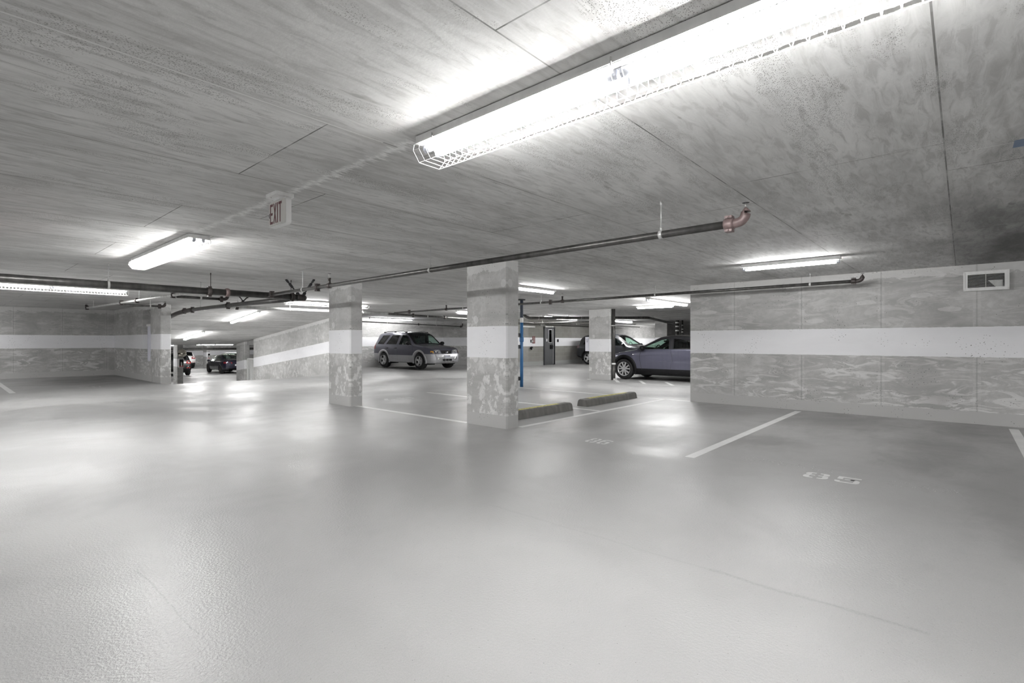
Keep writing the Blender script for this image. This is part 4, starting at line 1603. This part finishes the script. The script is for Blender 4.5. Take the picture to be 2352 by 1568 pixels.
    def arches(self, root, mat, th=.03, ra=None):
        sp = self.sp
        ra = ra or sp['ra']
        for a in (sp['wb'] / 2, -sp['wb'] / 2):
            for side in (1, -1):
                v, f = [], []
                N = 22
                a0, a1 = math.radians(-22), math.radians(202)
                for i in range(N + 1):
                    t = a0 + (a1 - a0) * i / N
                    row = []
                    for (rad, dy) in ((ra - .035, -.10), (ra - .035, .012), (ra + th * .4, .022), (ra + th, .016), (ra + th + .004, -.006)):
                        s = a + rad * math.cos(t)
                        z = max(sp['rw'] + rad * math.sin(t), sp['sill'])
                        v.append((s, side * (self.w(s, max(z, sp['sill'] + .08)) + dy), z))
                for i in range(N):
                    for k in range(4):
                        f.append((i * 5 + k, i * 5 + k + 1, (i + 1) * 5 + k + 1, (i + 1) * 5 + k))
                MB().add(v, f, True).build('wheel_arch', mat, root)
                # liner
                W = self.cur('half', a)
                b = MB()
                pr = []
                for i in range(13):
                    t = math.radians(-20) + math.radians(220) * i / 12
                    pr.append((a + (ra + .012) * math.cos(t), sp['rw'] + (ra + .012) * math.sin(t)))
                vv = [(s, side * .38 * W, z) for s, z in pr] + [(s, side * .93 * W, z) for s, z in pr]
                ff = [(i, i + 1, 14 + i, 13 + i) for i in range(12)] + [tuple(range(13))]
                b.add(vv, ff)
                b.build('wheel_well', 'dark', root)

    def wheels(self, root, style, rim_r, tw=.225, rimmat='rim'):
        sp = self.sp
        R = sp['rw']
        for a in (sp['wb'] / 2, -sp['wb'] / 2):
            for side in (1, -1):
                y1 = side * (self.cur('half', a) - .015)
                y0 = y1 - side * tw
                c = (a, 0, R)
                w2 = tw / 2
                cy = (y0 + y1) / 2
                t = MB()
                prof = [(rim_r + .004, -w2 * .92), (R * .90, -w2), (R * .97, -w2 * .86), (R, -w2 * .6), (R, w2 * .6), (R * .97, w2 * .86), (R * .90, w2), (rim_r + .004, w2 * .92)]
                t.lathe(prof, (a, cy, R), 1, 36)
                to = t.build('wheel', 'rubber', root)
                yo = cy + side * w2 * .80
                rm = MB()
                rm.lathe([(rim_r - .022, -.06), (rim_r - .018, -.006), (rim_r, .012), (rim_r + .008, .008), (rim_r + .008, -.06)], (a, yo, R), 1, 40)
                rm.lathe([(.001, .004), (.026, .004), (.034, -.004), (.05, -.012), (.06, -.03)], (a, yo if side > 0 else yo, R), 1, 20)
                n = style[1]
                for i in range(n):
                    t0 = 2 * PI * i / n + .3
                    if style[0] == 'pair':
                        sp_ = [(t0 - .10, .045, t0 - .30, .030), (t0 + .10, .045, t0 + .30, .030)]
                    else:
                        sp_ = [(t0, .085, t0, .062)]
                    for (ta, wa, tb, wb_) in sp_:
                        pa, pb = Vector((math.cos(ta), math.sin(ta))) * .04, Vector((math.cos(tb), math.sin(tb))) * (rim_r - .012)
                        d = (pb - pa).normalized()
                        q = Vector((-d.y, d.x))
                        base = [pa + q * wa / 2, pb + q * wb_ * .75, pb - q * wb_ * .75, pa - q * wa / 2]
                        v = [(a + p.x, yo + side * (.002 if j in (0, 3) else .004), R + p.y) for j, p in enumerate(base)]
                        v += [(a + p.x, yo - side * .035, R + p.y) for p in base]
                        rm.add(v, [(0, 1, 2, 3), (7, 6, 5, 4), (0, 4, 5, 1), (1, 5, 6, 2), (2, 6, 7, 3), (3, 7, 4, 0)])
                rm.build('rim', rimmat, to)
                MB().lathe([(.001, 0), (rim_r - .02, 0)], (a, yo - side * .07, R), 1, 24).build('brake_disc', 'dark', to)

    def interior(self, root, s_dash, rows, zseat, zhead, wy=.36):
        sp = self.sp
        for s in rows:
            for y in (wy, -wy):
                b = MB()
                b.chamfer_box(s - .30, s + .22, y - .24, y + .24, zseat - .3, zseat, .05)
                b.add([(s - .30, y - .23, zseat - .05), (s - .30, y + .23, zseat - .05), (s - .18, y + .23, zseat - .05), (s - .18, y - .23, zseat - .05),
                       (s - .45, y - .20, zhead - .2), (s - .45, y + .20, zhead - .2), (s - .36, y + .20, zhead - .2), (s - .36, y - .20, zhead - .2)],
                      [(0, 1, 2, 3), (4, 5, 6, 7), (0, 1, 5, 4), (1, 2, 6, 5), (2, 3, 7, 6), (3, 0, 4, 7)])
                b.chamfer_box(s - .49, s - .40, y - .12, y + .12, zhead - .17, zhead, .03)
                b.build('seat', 'cabin', root)
        hw = self.cur('half', s_dash) * .86
        MB().box(s_dash - .22, s_dash + .1, -hw, hw, zseat, zseat + .34).build('dashboard', 'cabin', root)
        b = MB()
        n = 20
        b.tube([(s_dash - .30 - .06 * math.sin(2 * PI * k / n), wy + .18 * math.cos(2 * PI * k / n), zseat + .34 + .17 * math.sin(2 * PI * k / n)) for k in range(n)], .016, 8, closed=True)
        b.box(s_dash - .32, s_dash - .28, wy - .05, wy + .05, zseat + .30, zseat + .38)
        b.build('steering_wheel', 'black', root)

    def mirrors(self, root, s, z, mat, out=.19):
        for side in (1, -1):
            y = side * (self.w(s, z) + .02)
            b = MB()
            N = 8
            c = Vector((s, y + side * out * .62, z + .05))
            prof = [(.001, -.075), (.06, -.07), (.082, -.02), (.078, .04), (.05, .075), (.001, .085)]
            v = []
            for (r_, a) in prof:
                for k in range(14):
                    t = 2 * PI * k / 14
                    v.append((c.x + a, c.y + r_ * 1.35 * math.cos(t), c.z + r_ * math.sin(t)))
            f = [(i * 14 + k, i * 14 + (k + 1) % 14, (i + 1) * 14 + (k + 1) % 14, (i + 1) * 14 + k) for i in range(5) for k in range(14)]
            b.add(v, f, True)
            b.tube([(s + .02, y - side * .03, z), (s + .02, y + side * .06, z + .02)], .03, 8)
            b.build('door_mirror', mat, root)


def handles(car, root, spots, mat, z):
    for s in spots:
        for side in (1, -1):
            y = side * (car.w(s, z) + .014)
            MB().tube([(s - .10, y - side * .018, z), (s - .085, y + side * .008, z + .004), (s + .06, y + side * .008, z + .006), (s + .085, y - side * .018, z + .004)], .016, 8).build('door_handle', mat, root)


def place(root, x, y, rz, z=0.0, label=None, tilt=0.0):
    root.location = (x, y, z)
    root.rotation_euler = (tilt, 0, rz)
    if label:
        root['label'] = label
    return root


# --- boxy sport utility car, two-tone (the one on show in the middle)
ESC = dict(
    wb=2.62, rw=.355, ra=.43, sill=.25, crown=.03, glass_lo=1.02,
    top=[(-2.24, .60), (-2.22, .74), (-2.17, 1.00), (-2.11, 1.16), (-1.98, 1.44), (-1.90, 1.56), (-1.75, 1.605), (-1.2, 1.63), (-.3, 1.635), (.10, 1.605), (.30, 1.54), (.62, 1.29), (.90, 1.085), (1.05, 1.05), (1.5, .995), (1.86, .925), (2.0, .87), (2.07, .80), (2.11, .68), (2.14, .57), (2.16, .50)],
    bot=[(-2.24, .40), (-2.1, .31), (-1.8, .27), (-1.0, .25), (1.0, .25), (1.8, .24), (2.05, .25), (2.16, .31)],
    belt=[(-2.24, .55), (-2.16, .94), (-2.0, 1.05), (1.0, 1.03), (1.6, .94), (1.95, .82), (2.08, .70), (2.16, .46)],
    half=[(-2.24, .64), (-2.20, .78), (-2.10, .86), (-1.8, .885), (0, .89), (1.6, .885), (1.85, .855), (2.02, .79), (2.10, .71), (2.16, .58)],
    roofw=[(-2.24, .86), (-1.9, .76), (0, .765), (.3, .765), (.9, .85), (1.6, .86), (2.16, .86)],
    cuts=[(.595, -3, 1.45), (.665, 1.45, 3), (.66, -3, -1.75)],
    windows=[[(-1.83, 1.085), (-1.34, 1.08), (-.98, 1.49), (-1.52, 1.49)],
             [(-1.14, 1.08), (-.34, 1.07), (-.22, 1.50), (-.78, 1.50)],
             [(-.17, 1.065), (.74, 1.06), (.44, 1.35), (.32, 1.45), (.20, 1.50), (-.06, 1.505)]],
    screens=[(.93, .20, .93), (-2.13, -1.93, .86)])


def two_tone_suv(label, body_mat, clad_mat):
    C = Car(ESC)
    r = thing('sport_utility_car', label, 'car')
    C.body(r, {'body': body_mat, 'lower_cladding': clad_mat, 'roof': body_mat})
    C.arches(r, clad_mat, .055)
    C.wheels(r, ('five', 5), .215, .23)
    for side in (1, -1):
        C.window('quarter_window', ESC['windows'][0], side, r, 'privacy')
        C.window('rear_door_window', ESC['windows'][1], side, r, 'privacy')
        C.window('front_door_window', ESC['windows'][2], side, r, 'glass')
        C.side_patch('door_moulding', clad_mat, r, [(-.84, .43), (.86, .43), (.86, .535), (-.84, .535)], side, .022, .03)
        C.side_patch('sill_step', clad_mat, r, [(-.86, .30), (.86, .30), (.86, .385), (-.86, .385)], side, .028, .05)
        for pts in ([(-1.20, 1.06), (-1.10, .84), (-.88, .64), (-.84, .36)], [(-.14, 1.5), (-.26, 1.05), (-.25, .30)], [(.88, .99), (.90, .70), (.88, .36)]):
            C.groove(r, pts, side)
        C.side_patch('tail_lamp', 'taillight', r, [(-2.09, .86), (-1.99, .86), (-1.97, 1.12), (-2.03, 1.14)], side, .012, .05)
        C.end_patch('turn_signal', 'amber', r, [(side * .70, .70), (side * .80, .735), (side * .785, .80), (side * .70, .795)], True, .018, .05)
        # roof rail
        b = MB()
        pts = []
        for k in range(9):
            s = .05 - 1.65 * k / 8
            y = side * (C.cur('roofw', s) * C.cur('half', s) * .86)
            pts.append((s, y, C.zt(s, y) + (.012 if k in (0, 8) else .040)))
        b.tube(pts, .013, 8)
        for k in (0, 4, 8):
            s, y, z = pts[k]
            b.box(s - .06, s + .06, y - .018, y + .018, C.zt(s, y) - .01, C.zt(s, y) + .042)
        b.build('roof_rail', 'black', r)
        # front lamps
        C.end_patch('headlight', 'lens', r, [(side * .33, .69), (side * .60, .675), (side * .73, .715), (side * .71, .80), (side * .58, .845), (side * .37, .83)], True, .014, .06)
        for q in (.43, .57):
            y = side * q
            MB().lathe([(.001, .03), (.03, .028), (.042, .012), (.046, 0)], (C.s_end(y, .765) + .004, y, .765), 0, 16).build('headlight_reflector', 'chrome', r)
        y = side * .46
        MB().lathe([(.001, .022), (.045, .02), (.05, .0), (.062, .010), (.066, -.02)], (C.s_end(y, .46), y, .46), 0, 18).build('fog_light', 'chrome', r)
    C.screen('windscreen', .93, .18, .93, r, 'greenglass')
    C.screen('rear_window', -2.13, -1.92, .86, r, 'privacy')
    C.interior(r, .78, (.02, -.85), .72, 1.36)
    C.mirrors(r, .68, 1.07, 'black')
    handles(C, r, (-.38, -1.02), 'black', .90)
    C.end_patch('grille', 'black', r, [(-.27, .665), (.27, .665), (.31, .81), (-.31, .81)], True, .016, .05)
    for k in range(3):
        z = .69 + .035 * k
        C.end_patch('grille_bar', 'iron', r, [(-.28, z), (.28, z), (.28, z + .008), (-.28, z + .008)], True, .020, .02)
    ex = C.s_end(0, .728) + .018
    vv = []
    b = MB()
    for (kk, dx) in ((1.0, .0), (1.0, .008), (.82, .010)):
        vv += [(ex + dx, .075 * kk * math.cos(2 * PI * t / 24), .728 + .032 * kk * math.sin(2 * PI * t / 24)) for t in range(24)]
    b.add(vv, [(i * 24 + k, i * 24 + (k + 1) % 24, (i + 1) * 24 + (k + 1) % 24, (i + 1) * 24 + k) for i in range(2) for k in range(24)], False)
    b.build('badge_rim', 'chrome', r)
    MB().add([(ex + .009, .062 * math.cos(2 * PI * t / 24), .728 + .026 * math.sin(2 * PI * t / 24)) for t in range(24)], [tuple(range(24))]).build('badge', 'lens', r)
    b = MB()
    q = [(.045, -.006), (.036, .012), (.026, -.012), (.014, .008), (.004, -.010), (-.008, .010), (-.018, -.010), (-.030, .012), (-.042, -.008)]
    b.tube([(ex + .011, y, .728 + z) for y, z in q], .0032, 5)
    b.build('badge_script', 'plate_ink', r)
    for k in range(3):
        z0 = .365
        C.end_patch('lower_intake', 'dark', r, [(-.26 + k * .18, z0), (-.11 + k * .18, z0), (-.11 + k * .18, z0 + .085), (-.26 + k * .18, z0 + .085)], True, .012, .03)
    px = C.s_end(0, .545) + .03
    po = MB().box(px - .012, px, -.155, .155, .475, .615).build('licence_plate', 'plate', r)
    b = MB()
    for k in range(6):
        y = .115 - k * .045
        b.box(px, px + .0015, y - .012, y - .004, .515, .575)
        b.box(px, px + .0015, y - .012, y + .012, .515 + (.026 if k % 2 else .05), .523 + (.026 if k % 2 else .05))
        if k % 3 != 1:
            b.box(px, px + .0015, y + .006, y + .012, .515, .545)
    b.build('plate_characters', 'plate_ink', po)
    for y in (-.33, -.18, .0, .18, .33):
        s = C.s_end(y, .34)
        MB().box(s - .02, s + .014, y - .05, y + .05, .322, .342).build('bumper_slot', 'chrome', r)
    C.end_patch('rear_bumper_top', clad_mat, r, [(-.75, .62), (.75, .62), (.75, .70), (-.75, .70)], False, .02, .06)
    return r


esc = two_tone_suv('dusk-grey sport utility car with silver lower trim, parked between the two near columns',
                   paint('slate_violet_paint', (.085, .085, .115)), paint('silver_trim_paint', (.46, .46, .48), .45))
place(esc, 14.58, 18.82, -Q)

# --- fastback crossover
MAC = dict(
    wb=2.984, rw=.362, ra=.425, sill=.18, crown=.03, glass_lo=.98,
    top=[(-2.36, .72), (-2.33, .90), (-2.24, 1.05), (-2.0, 1.13), (-1.6, 1.26), (-1.1, 1.42), (-.6, 1.515), (-.2, 1.535), (.15, 1.495), (.60, 1.31), (1.08, 1.06), (1.25, 1.025), (1.7, .955), (2.06, .84), (2.22, .73), (2.31, .60), (2.35, .50)],
    bot=[(-2.36, .42), (-2.1, .30), (-1.8, .20), (-1.2, .165), (1.6, .165), (2.15, .22), (2.35, .33)],
    belt=[(-2.36, .66), (-2.2, .94), (-1.4, 1.09), (-.5, 1.06), (.8, 1.01), (1.5, .93), (2.0, .80), (2.35, .45)],
    half=[(-2.36, .60), (-2.30, .78), (-2.1, .90), (-1.5, .955), (-.4, .925), (.3, .925), (1.4, .955), (1.9, .90), (2.15, .78), (2.28, .62), (2.35, .48)],
    roofw=[(-2.36, .82), (-1.6, .66), (-.6, .695), (.1, .71), (.5, .74), (1.1, .86), (2.35, .84)],
    clad=[(-2.36, .46), (-1.2, .50), (-.7, .46), (0, .37), (1.0, .35), (1.9, .37), (2.35, .40)],
    roof_s=(-1.15, 1.02), roof_z=1.072, cuts=[(.40, -3, 3)],
    windows=[[(-.20, 1.075), (.90, 1.06), (.62, 1.21), (.36, 1.33), (.14, 1.405), (-.06, 1.425), (-.14, 1.428)],
             [(-1.08, 1.105), (-.30, 1.08), (-.25, 1.428), (-.62, 1.41), (-1.06, 1.335)],
             [(-1.66, 1.125), (-1.16, 1.11), (-1.14, 1.31), (-1.40, 1.215)]],
    screens=[(1.07, .24, .93), (-2.1, -1.1, .88)])


def crossover(label, body_mat):
    C = Car(MAC)
    r = thing('crossover_car', label, 'car')
    C.body(r, {'body': body_mat, 'lower_cladding': 'black', 'roof': paint('black_roof_paint', (.02, .02, .023), .2)})
    C.arches(r, 'black', .075)
    C.wheels(r, ('pair', 5), .245, .23)
    for side in (1, -1):
        C.window('front_door_window', MAC['windows'][0], side, r, 'greenglass')
        C.window('rear_door_window', MAC['windows'][1], side, r, 'privacy')
        C.window('quarter_window', MAC['windows'][2], side, r, 'privacy')
        for pts in ([(.84, 1.04), (.88, .75), (.80, .36)], [(-.24, 1.07), (-.30, .70), (-.22, .38)], [(-1.12, 1.10), (-1.14, .85), (-1.02, .62)]):
            C.groove(r, pts, side)
        # pressed character lines catching the light
        for pts in ([(1.42, .90), (.95, .84), (.2, .88), (-.5, .89)], [(.70, .52), (.42, .61), (-.05, .645), (-.5, .64)]):
            q = []
            for a, b_ in zip(pts[:-1], pts[1:]):
                q += [(a[0] + (b_[0] - a[0]) * t / 8, a[1] + (b_[1] - a[1]) * t / 8) for t in range(8)]
            q.append(pts[-1])
            n = len(q)
            rad = [.001 + .009 * math.sin(PI * i / (n - 1)) for i in range(n)]
            MB().tube([(s, side * (C.w(s, z) - .003), z) for s, z in q], rad, 8).build('body_crease', body_mat, r)
        C.end_patch('headlight', 'lens', r, [(side * .42, .66), (side * .70, .68), (side * .72, .75), (side * .45, .72)], True, .012, .05)
        C.end_patch('tail_lamp', 'taillight', r, [(side * .40, .88), (side * .66, .88), (side * .64, .98), (side * .40, .99)], False, .012, .05)
    C.screen('windscreen', 1.07, .22, .93, r, 'greenglass')
    C.screen('rear_window', -2.1, -1.1, .86, r, 'privacy')
    C.interior(r, .80, (-.02, -.85), .70, 1.26)
    MB().box(.30, .36, -.13, .13, 1.31, 1.37).tube([(.33, 0, 1.35), (.27, 0, 1.45)], .012, 6).build('interior_mirror', 'black', r)
    C.mirrors(r, .74, 1.06, 'black')
    C.end_patch('grille_panel', body_mat, r, [(-.40, .50), (.40, .50), (.44, .66), (-.44, .66)], True, .016, .04)
    C.end_patch('lower_intake', 'black', r, [(-.45, .34), (.45, .34), (.48, .45), (-.48, .45)], True, .012, .04)
    px = C.s_end(0, .48) + .03
    MB().box(px - .01, px, -.155, .155, .42, .54).build('licence_plate', 'plate', r)
    return r


mac = crossover('lilac-grey fastback crossover car with black roof, cut off by the end of the right wall', paint('lilac_grey_paint', (.088, .088, .128), .35))
place(mac, 17.03, 7.50, Q, -.13)

# --- saloon
SED = dict(
    wb=2.875, rw=.335, ra=.39, sill=.25, crown=.03, glass_lo=.86,
    top=[(-2.34, .66), (-2.31, .86), (-2.22, 1.02), (-2.0, 1.07), (-1.62, 1.12), (-1.1, 1.30), (-.6, 1.405), (-.1, 1.435), (.3, 1.40), (.75, 1.20), (1.2, .97), (1.4, .93), (1.8, .86), (2.1, .76), (2.25, .64), (2.32, .50)],
    bot=[(-2.34, .40), (-2.1, .30), (-1.7, .25), (1.8, .23), (2.32, .32)],
    belt=[(-2.34, .60), (-2.2, .90), (-1.4, .94), (.9, .88), (1.5, .84), (2.0, .74), (2.32, .45)],
    half=[(-2.34, .58), (-2.28, .74), (-2.05, .86), (-1.4, .92), (1.4, .92), (1.9, .85), (2.15, .74), (2.26, .60), (2.32, .46)],
    roofw=[(-2.34, .84), (-1.5, .70), (-.5, .655), (.3, .68), (1.2, .85), (2.32, .84)],
    windows=[[(-.05, .93), (1.02, .91), (.62, 1.17), (.30, 1.305), (-.03, 1.33)], [(-1.42, .97), (-.14, .935), (-.13, 1.33), (-.55, 1.315), (-1.0, 1.22)]],
    screens=[(1.2, .35, .92), (-1.72, -.70, .90)])


def saloon(label, body_mat):
    C = Car(SED)
    r = thing('sedan_car', label, 'car')
    C.body(r, {'body': body_mat, 'lower_cladding': 'black', 'roof': body_mat})
    C.arches(r, body_mat, .03)
    C.wheels(r, ('pair', 5), .235, .22, 'darkfit' if label.startswith('dark') else 'rim')
    for side in (1, -1):
        C.window('front_door_window', SED['windows'][0], side, r, 'glass')
        C.window('rear_door_window', SED['windows'][1], side, r, 'glass')
        C.end_patch('tail_lamp', 'taillight', r, [(side * .34, .80), (side * .74, .80), (side * .76, .90), (side * .52, .93), (side * .34, .87)], False, .014, .06)
        C.side_patch('tail_lamp_side', 'taillight', r, [(-2.24, .80), (-2.06, .82), (-2.08, .90), (-2.22, .93)], side, .012, .04)
        C.end_patch('headlight', 'lens', r, [(side * .40, .60), (side * .66, .61), (side * .68, .70), (side * .42, .68)], True, .012, .05)
        for pts in ([(1.0, .90), (1.04, .7), (.98, .30)], [(-.09, .92), (-.10, .6), (-.08, .30)], [(-1.1, .94), (-1.12, .72)]):
            C.groove(r, pts, side)
    C.screen('windscreen', 1.2, .33, .92, r, 'glass')
    C.screen('rear_window', -1.74, -.68, .90, r, 'glass')
    C.interior(r, .95, (.15, -.75), .58, 1.16)
    C.mirrors(r, .92, .90, body_mat)
    C.end_patch('rear_diffuser', 'black', r, [(-.55, .33), (.55, .33), (.6, .46), (-.6, .46)], False, .014, .04)
    px = C.s_end(0, .66, False) - .03
    MB().box(px, px + .01, -.155, .155, .60, .73).build('licence_plate', 'plate', r)
    return r


s1 = saloon('dark blue sedan seen from behind on the lower level at the foot of the ramp', paint('midnight_paint', (.014, .014, .030), .4))
place(s1, 15.32, 44.24, Q - .02, -RAMPD)
s2 = saloon('grey sedan parked behind the dark blue sedan on the lower level', paint('warm_grey_paint', (.20, .195, .19), .4))
place(s2, 17.62, 49.85, Q, -RAMPD)

# --- rounded sport utility car, used for three different cars
SUV = dict(
    wb=2.70, rw=.36, ra=.42, sill=.30, crown=.035, glass_lo=.98,
    top=[(-2.24, .62), (-2.21, .80), (-2.14, 1.04), (-2.05, 1.22), (-1.90, 1.48), (-1.76, 1.56), (-1.2, 1.62), (-.4, 1.64), (.05, 1.61), (.35, 1.51), (.75, 1.26), (1.08, 1.06), (1.3, 1.01), (1.7, .94), (2.0, .83), (2.13, .70), (2.19, .56)],
    bot=[(-2.24, .46), (-2.0, .36), (-1.6, .30), (1.7, .28), (2.0, .30), (2.19, .40)],
    belt=[(-2.24, .58), (-2.1, .98), (-1.2, 1.02), (1.0, .98), (1.6, .91), (2.0, .78), (2.19, .50)],
    half=[(-2.24, .62), (-2.18, .78), (-2.0, .88), (-1.4, .915), (1.4, .915), (1.8, .86), (2.02, .75), (2.12, .62), (2.19, .50)],
    roofw=[(-2.24, .86), (-1.8, .72), (-.5, .73), (.3, .74), (1.1, .86), (2.19, .86)],
    clad=[(-2.24, .52), (-1.6, .40), (1.6, .38), (2.19, .48)],
    windows=[[(-.04, 1.03), (.93, 1.02), (.60, 1.25), (.30, 1.43), (.06, 1.50), (-.02, 1.51)], [(-1.00, 1.05), (-.14, 1.035), (-.12, 1.515), (-.95, 1.49)], [(-1.72, 1.09), (-1.10, 1.06), (-1.06, 1.48), (-1.52, 1.44)]],
    screens=[(1.08, .22, .93), (-2.10, -1.90, .86)])


def rounded_suv(label, body_mat, rails, front=True):
    C = Car(SUV)
    r = thing('sport_utility_car', label, 'car')
    C.body(r, {'body': body_mat, 'lower_cladding': 'black', 'roof': body_mat})
    C.arches(r, 'black', .03)
    C.wheels(r, ('five', 5), .23, .23)
    for side in (1, -1):
        C.window('front_door_window', SUV['windows'][0], side, r, 'greenglass')
        C.window('rear_door_window', SUV['windows'][1], side, r, 'privacy')
        C.window('quarter_window', SUV['windows'][2], side, r, 'privacy')
        C.end_patch('tail_lamp', 'taillight', r, [(side * .48, .90), (side * .78, .88), (side * .80, 1.06), (side * .60, 1.12), (side * .50, 1.02)], False, .02, .06)
        C.side_patch('tail_lamp_side', 'taillight', r, [(-2.14, .90), (-1.96, .92), (-2.0, 1.04), (-2.12, 1.06)], side, .012, .04)
        C.end_patch('rear_reflector', 'red', r, [(side * .50, .56), (side * .74, .56), (side * .74, .61), (side * .50, .61)], False, .016, .03)
        C.end_patch('headlight', 'lens', r, [(side * .40, .68), (side * .64, .68), (side * .66, .79), (side * .42, .77)], True, .012, .05)
        for pts in ([(.96, 1.0), (.98, .75), (.95, .36)], [(-.08, 1.02), (-.09, .7), (-.08, .36)]):
            C.groove(r, pts, side)
        if rails:
            pts = []
            for k in range(9):
                s = -.1 - 1.5 * k / 8
                y = side * (C.cur('roofw', s) * C.cur('half', s) * .88)
                pts.append((s, y, C.zt(s, y) + (.0 if k in (0, 8) else .05)))
            MB().tube(pts, .016, 8).build('roof_rail', 'alu', r)
    C.screen('windscreen', 1.08, .20, .93, r, 'greenglass')
    C.screen('rear_window', -2.10, -1.88, .86, r, 'privacy')
    C.interior(r, .86, (.08, -.80), .72, 1.36)
    C.mirrors(r, .80, 1.03, body_mat)
    C.end_patch('rear_step', 'chrome', r, [(-.70, .52), (.70, .52), (.70, .55), (-.70, .55)], False, .016, .03)
    C.end_patch('grille', 'black', r, [(-.34, .60), (.34, .60), (.36, .76), (-.36, .76)], True, .012, .04)
    px = C.s_end(0, .86, False) - .035
    MB().box(px, px + .01, -.155, .155, .80, .94).build('licence_plate', 'plate', r)
    return r


w1 = rounded_suv('white sport utility car with roof rails, seen from behind far down on the lower level', paint('white_car_paint', (.74, .74, .74), 0), True)
place(w1, 14.98, 55.3, Q - .01, -RAMPD)
w2 = rounded_suv('black sport utility car half hidden by the column at the foot of the ramp', paint('black_car_paint', (.004, .004, .005), 0), False)
place(w2, 11.42, 44.1, Q - .03, -RAMPD)
w3 = rounded_suv('charcoal car half hidden behind the column with the drain pipe and white panel', paint('charcoal_paint', (.035, .037, .045), .3), False)
place(w3, 24.25, 13.85, -Q, -.05)
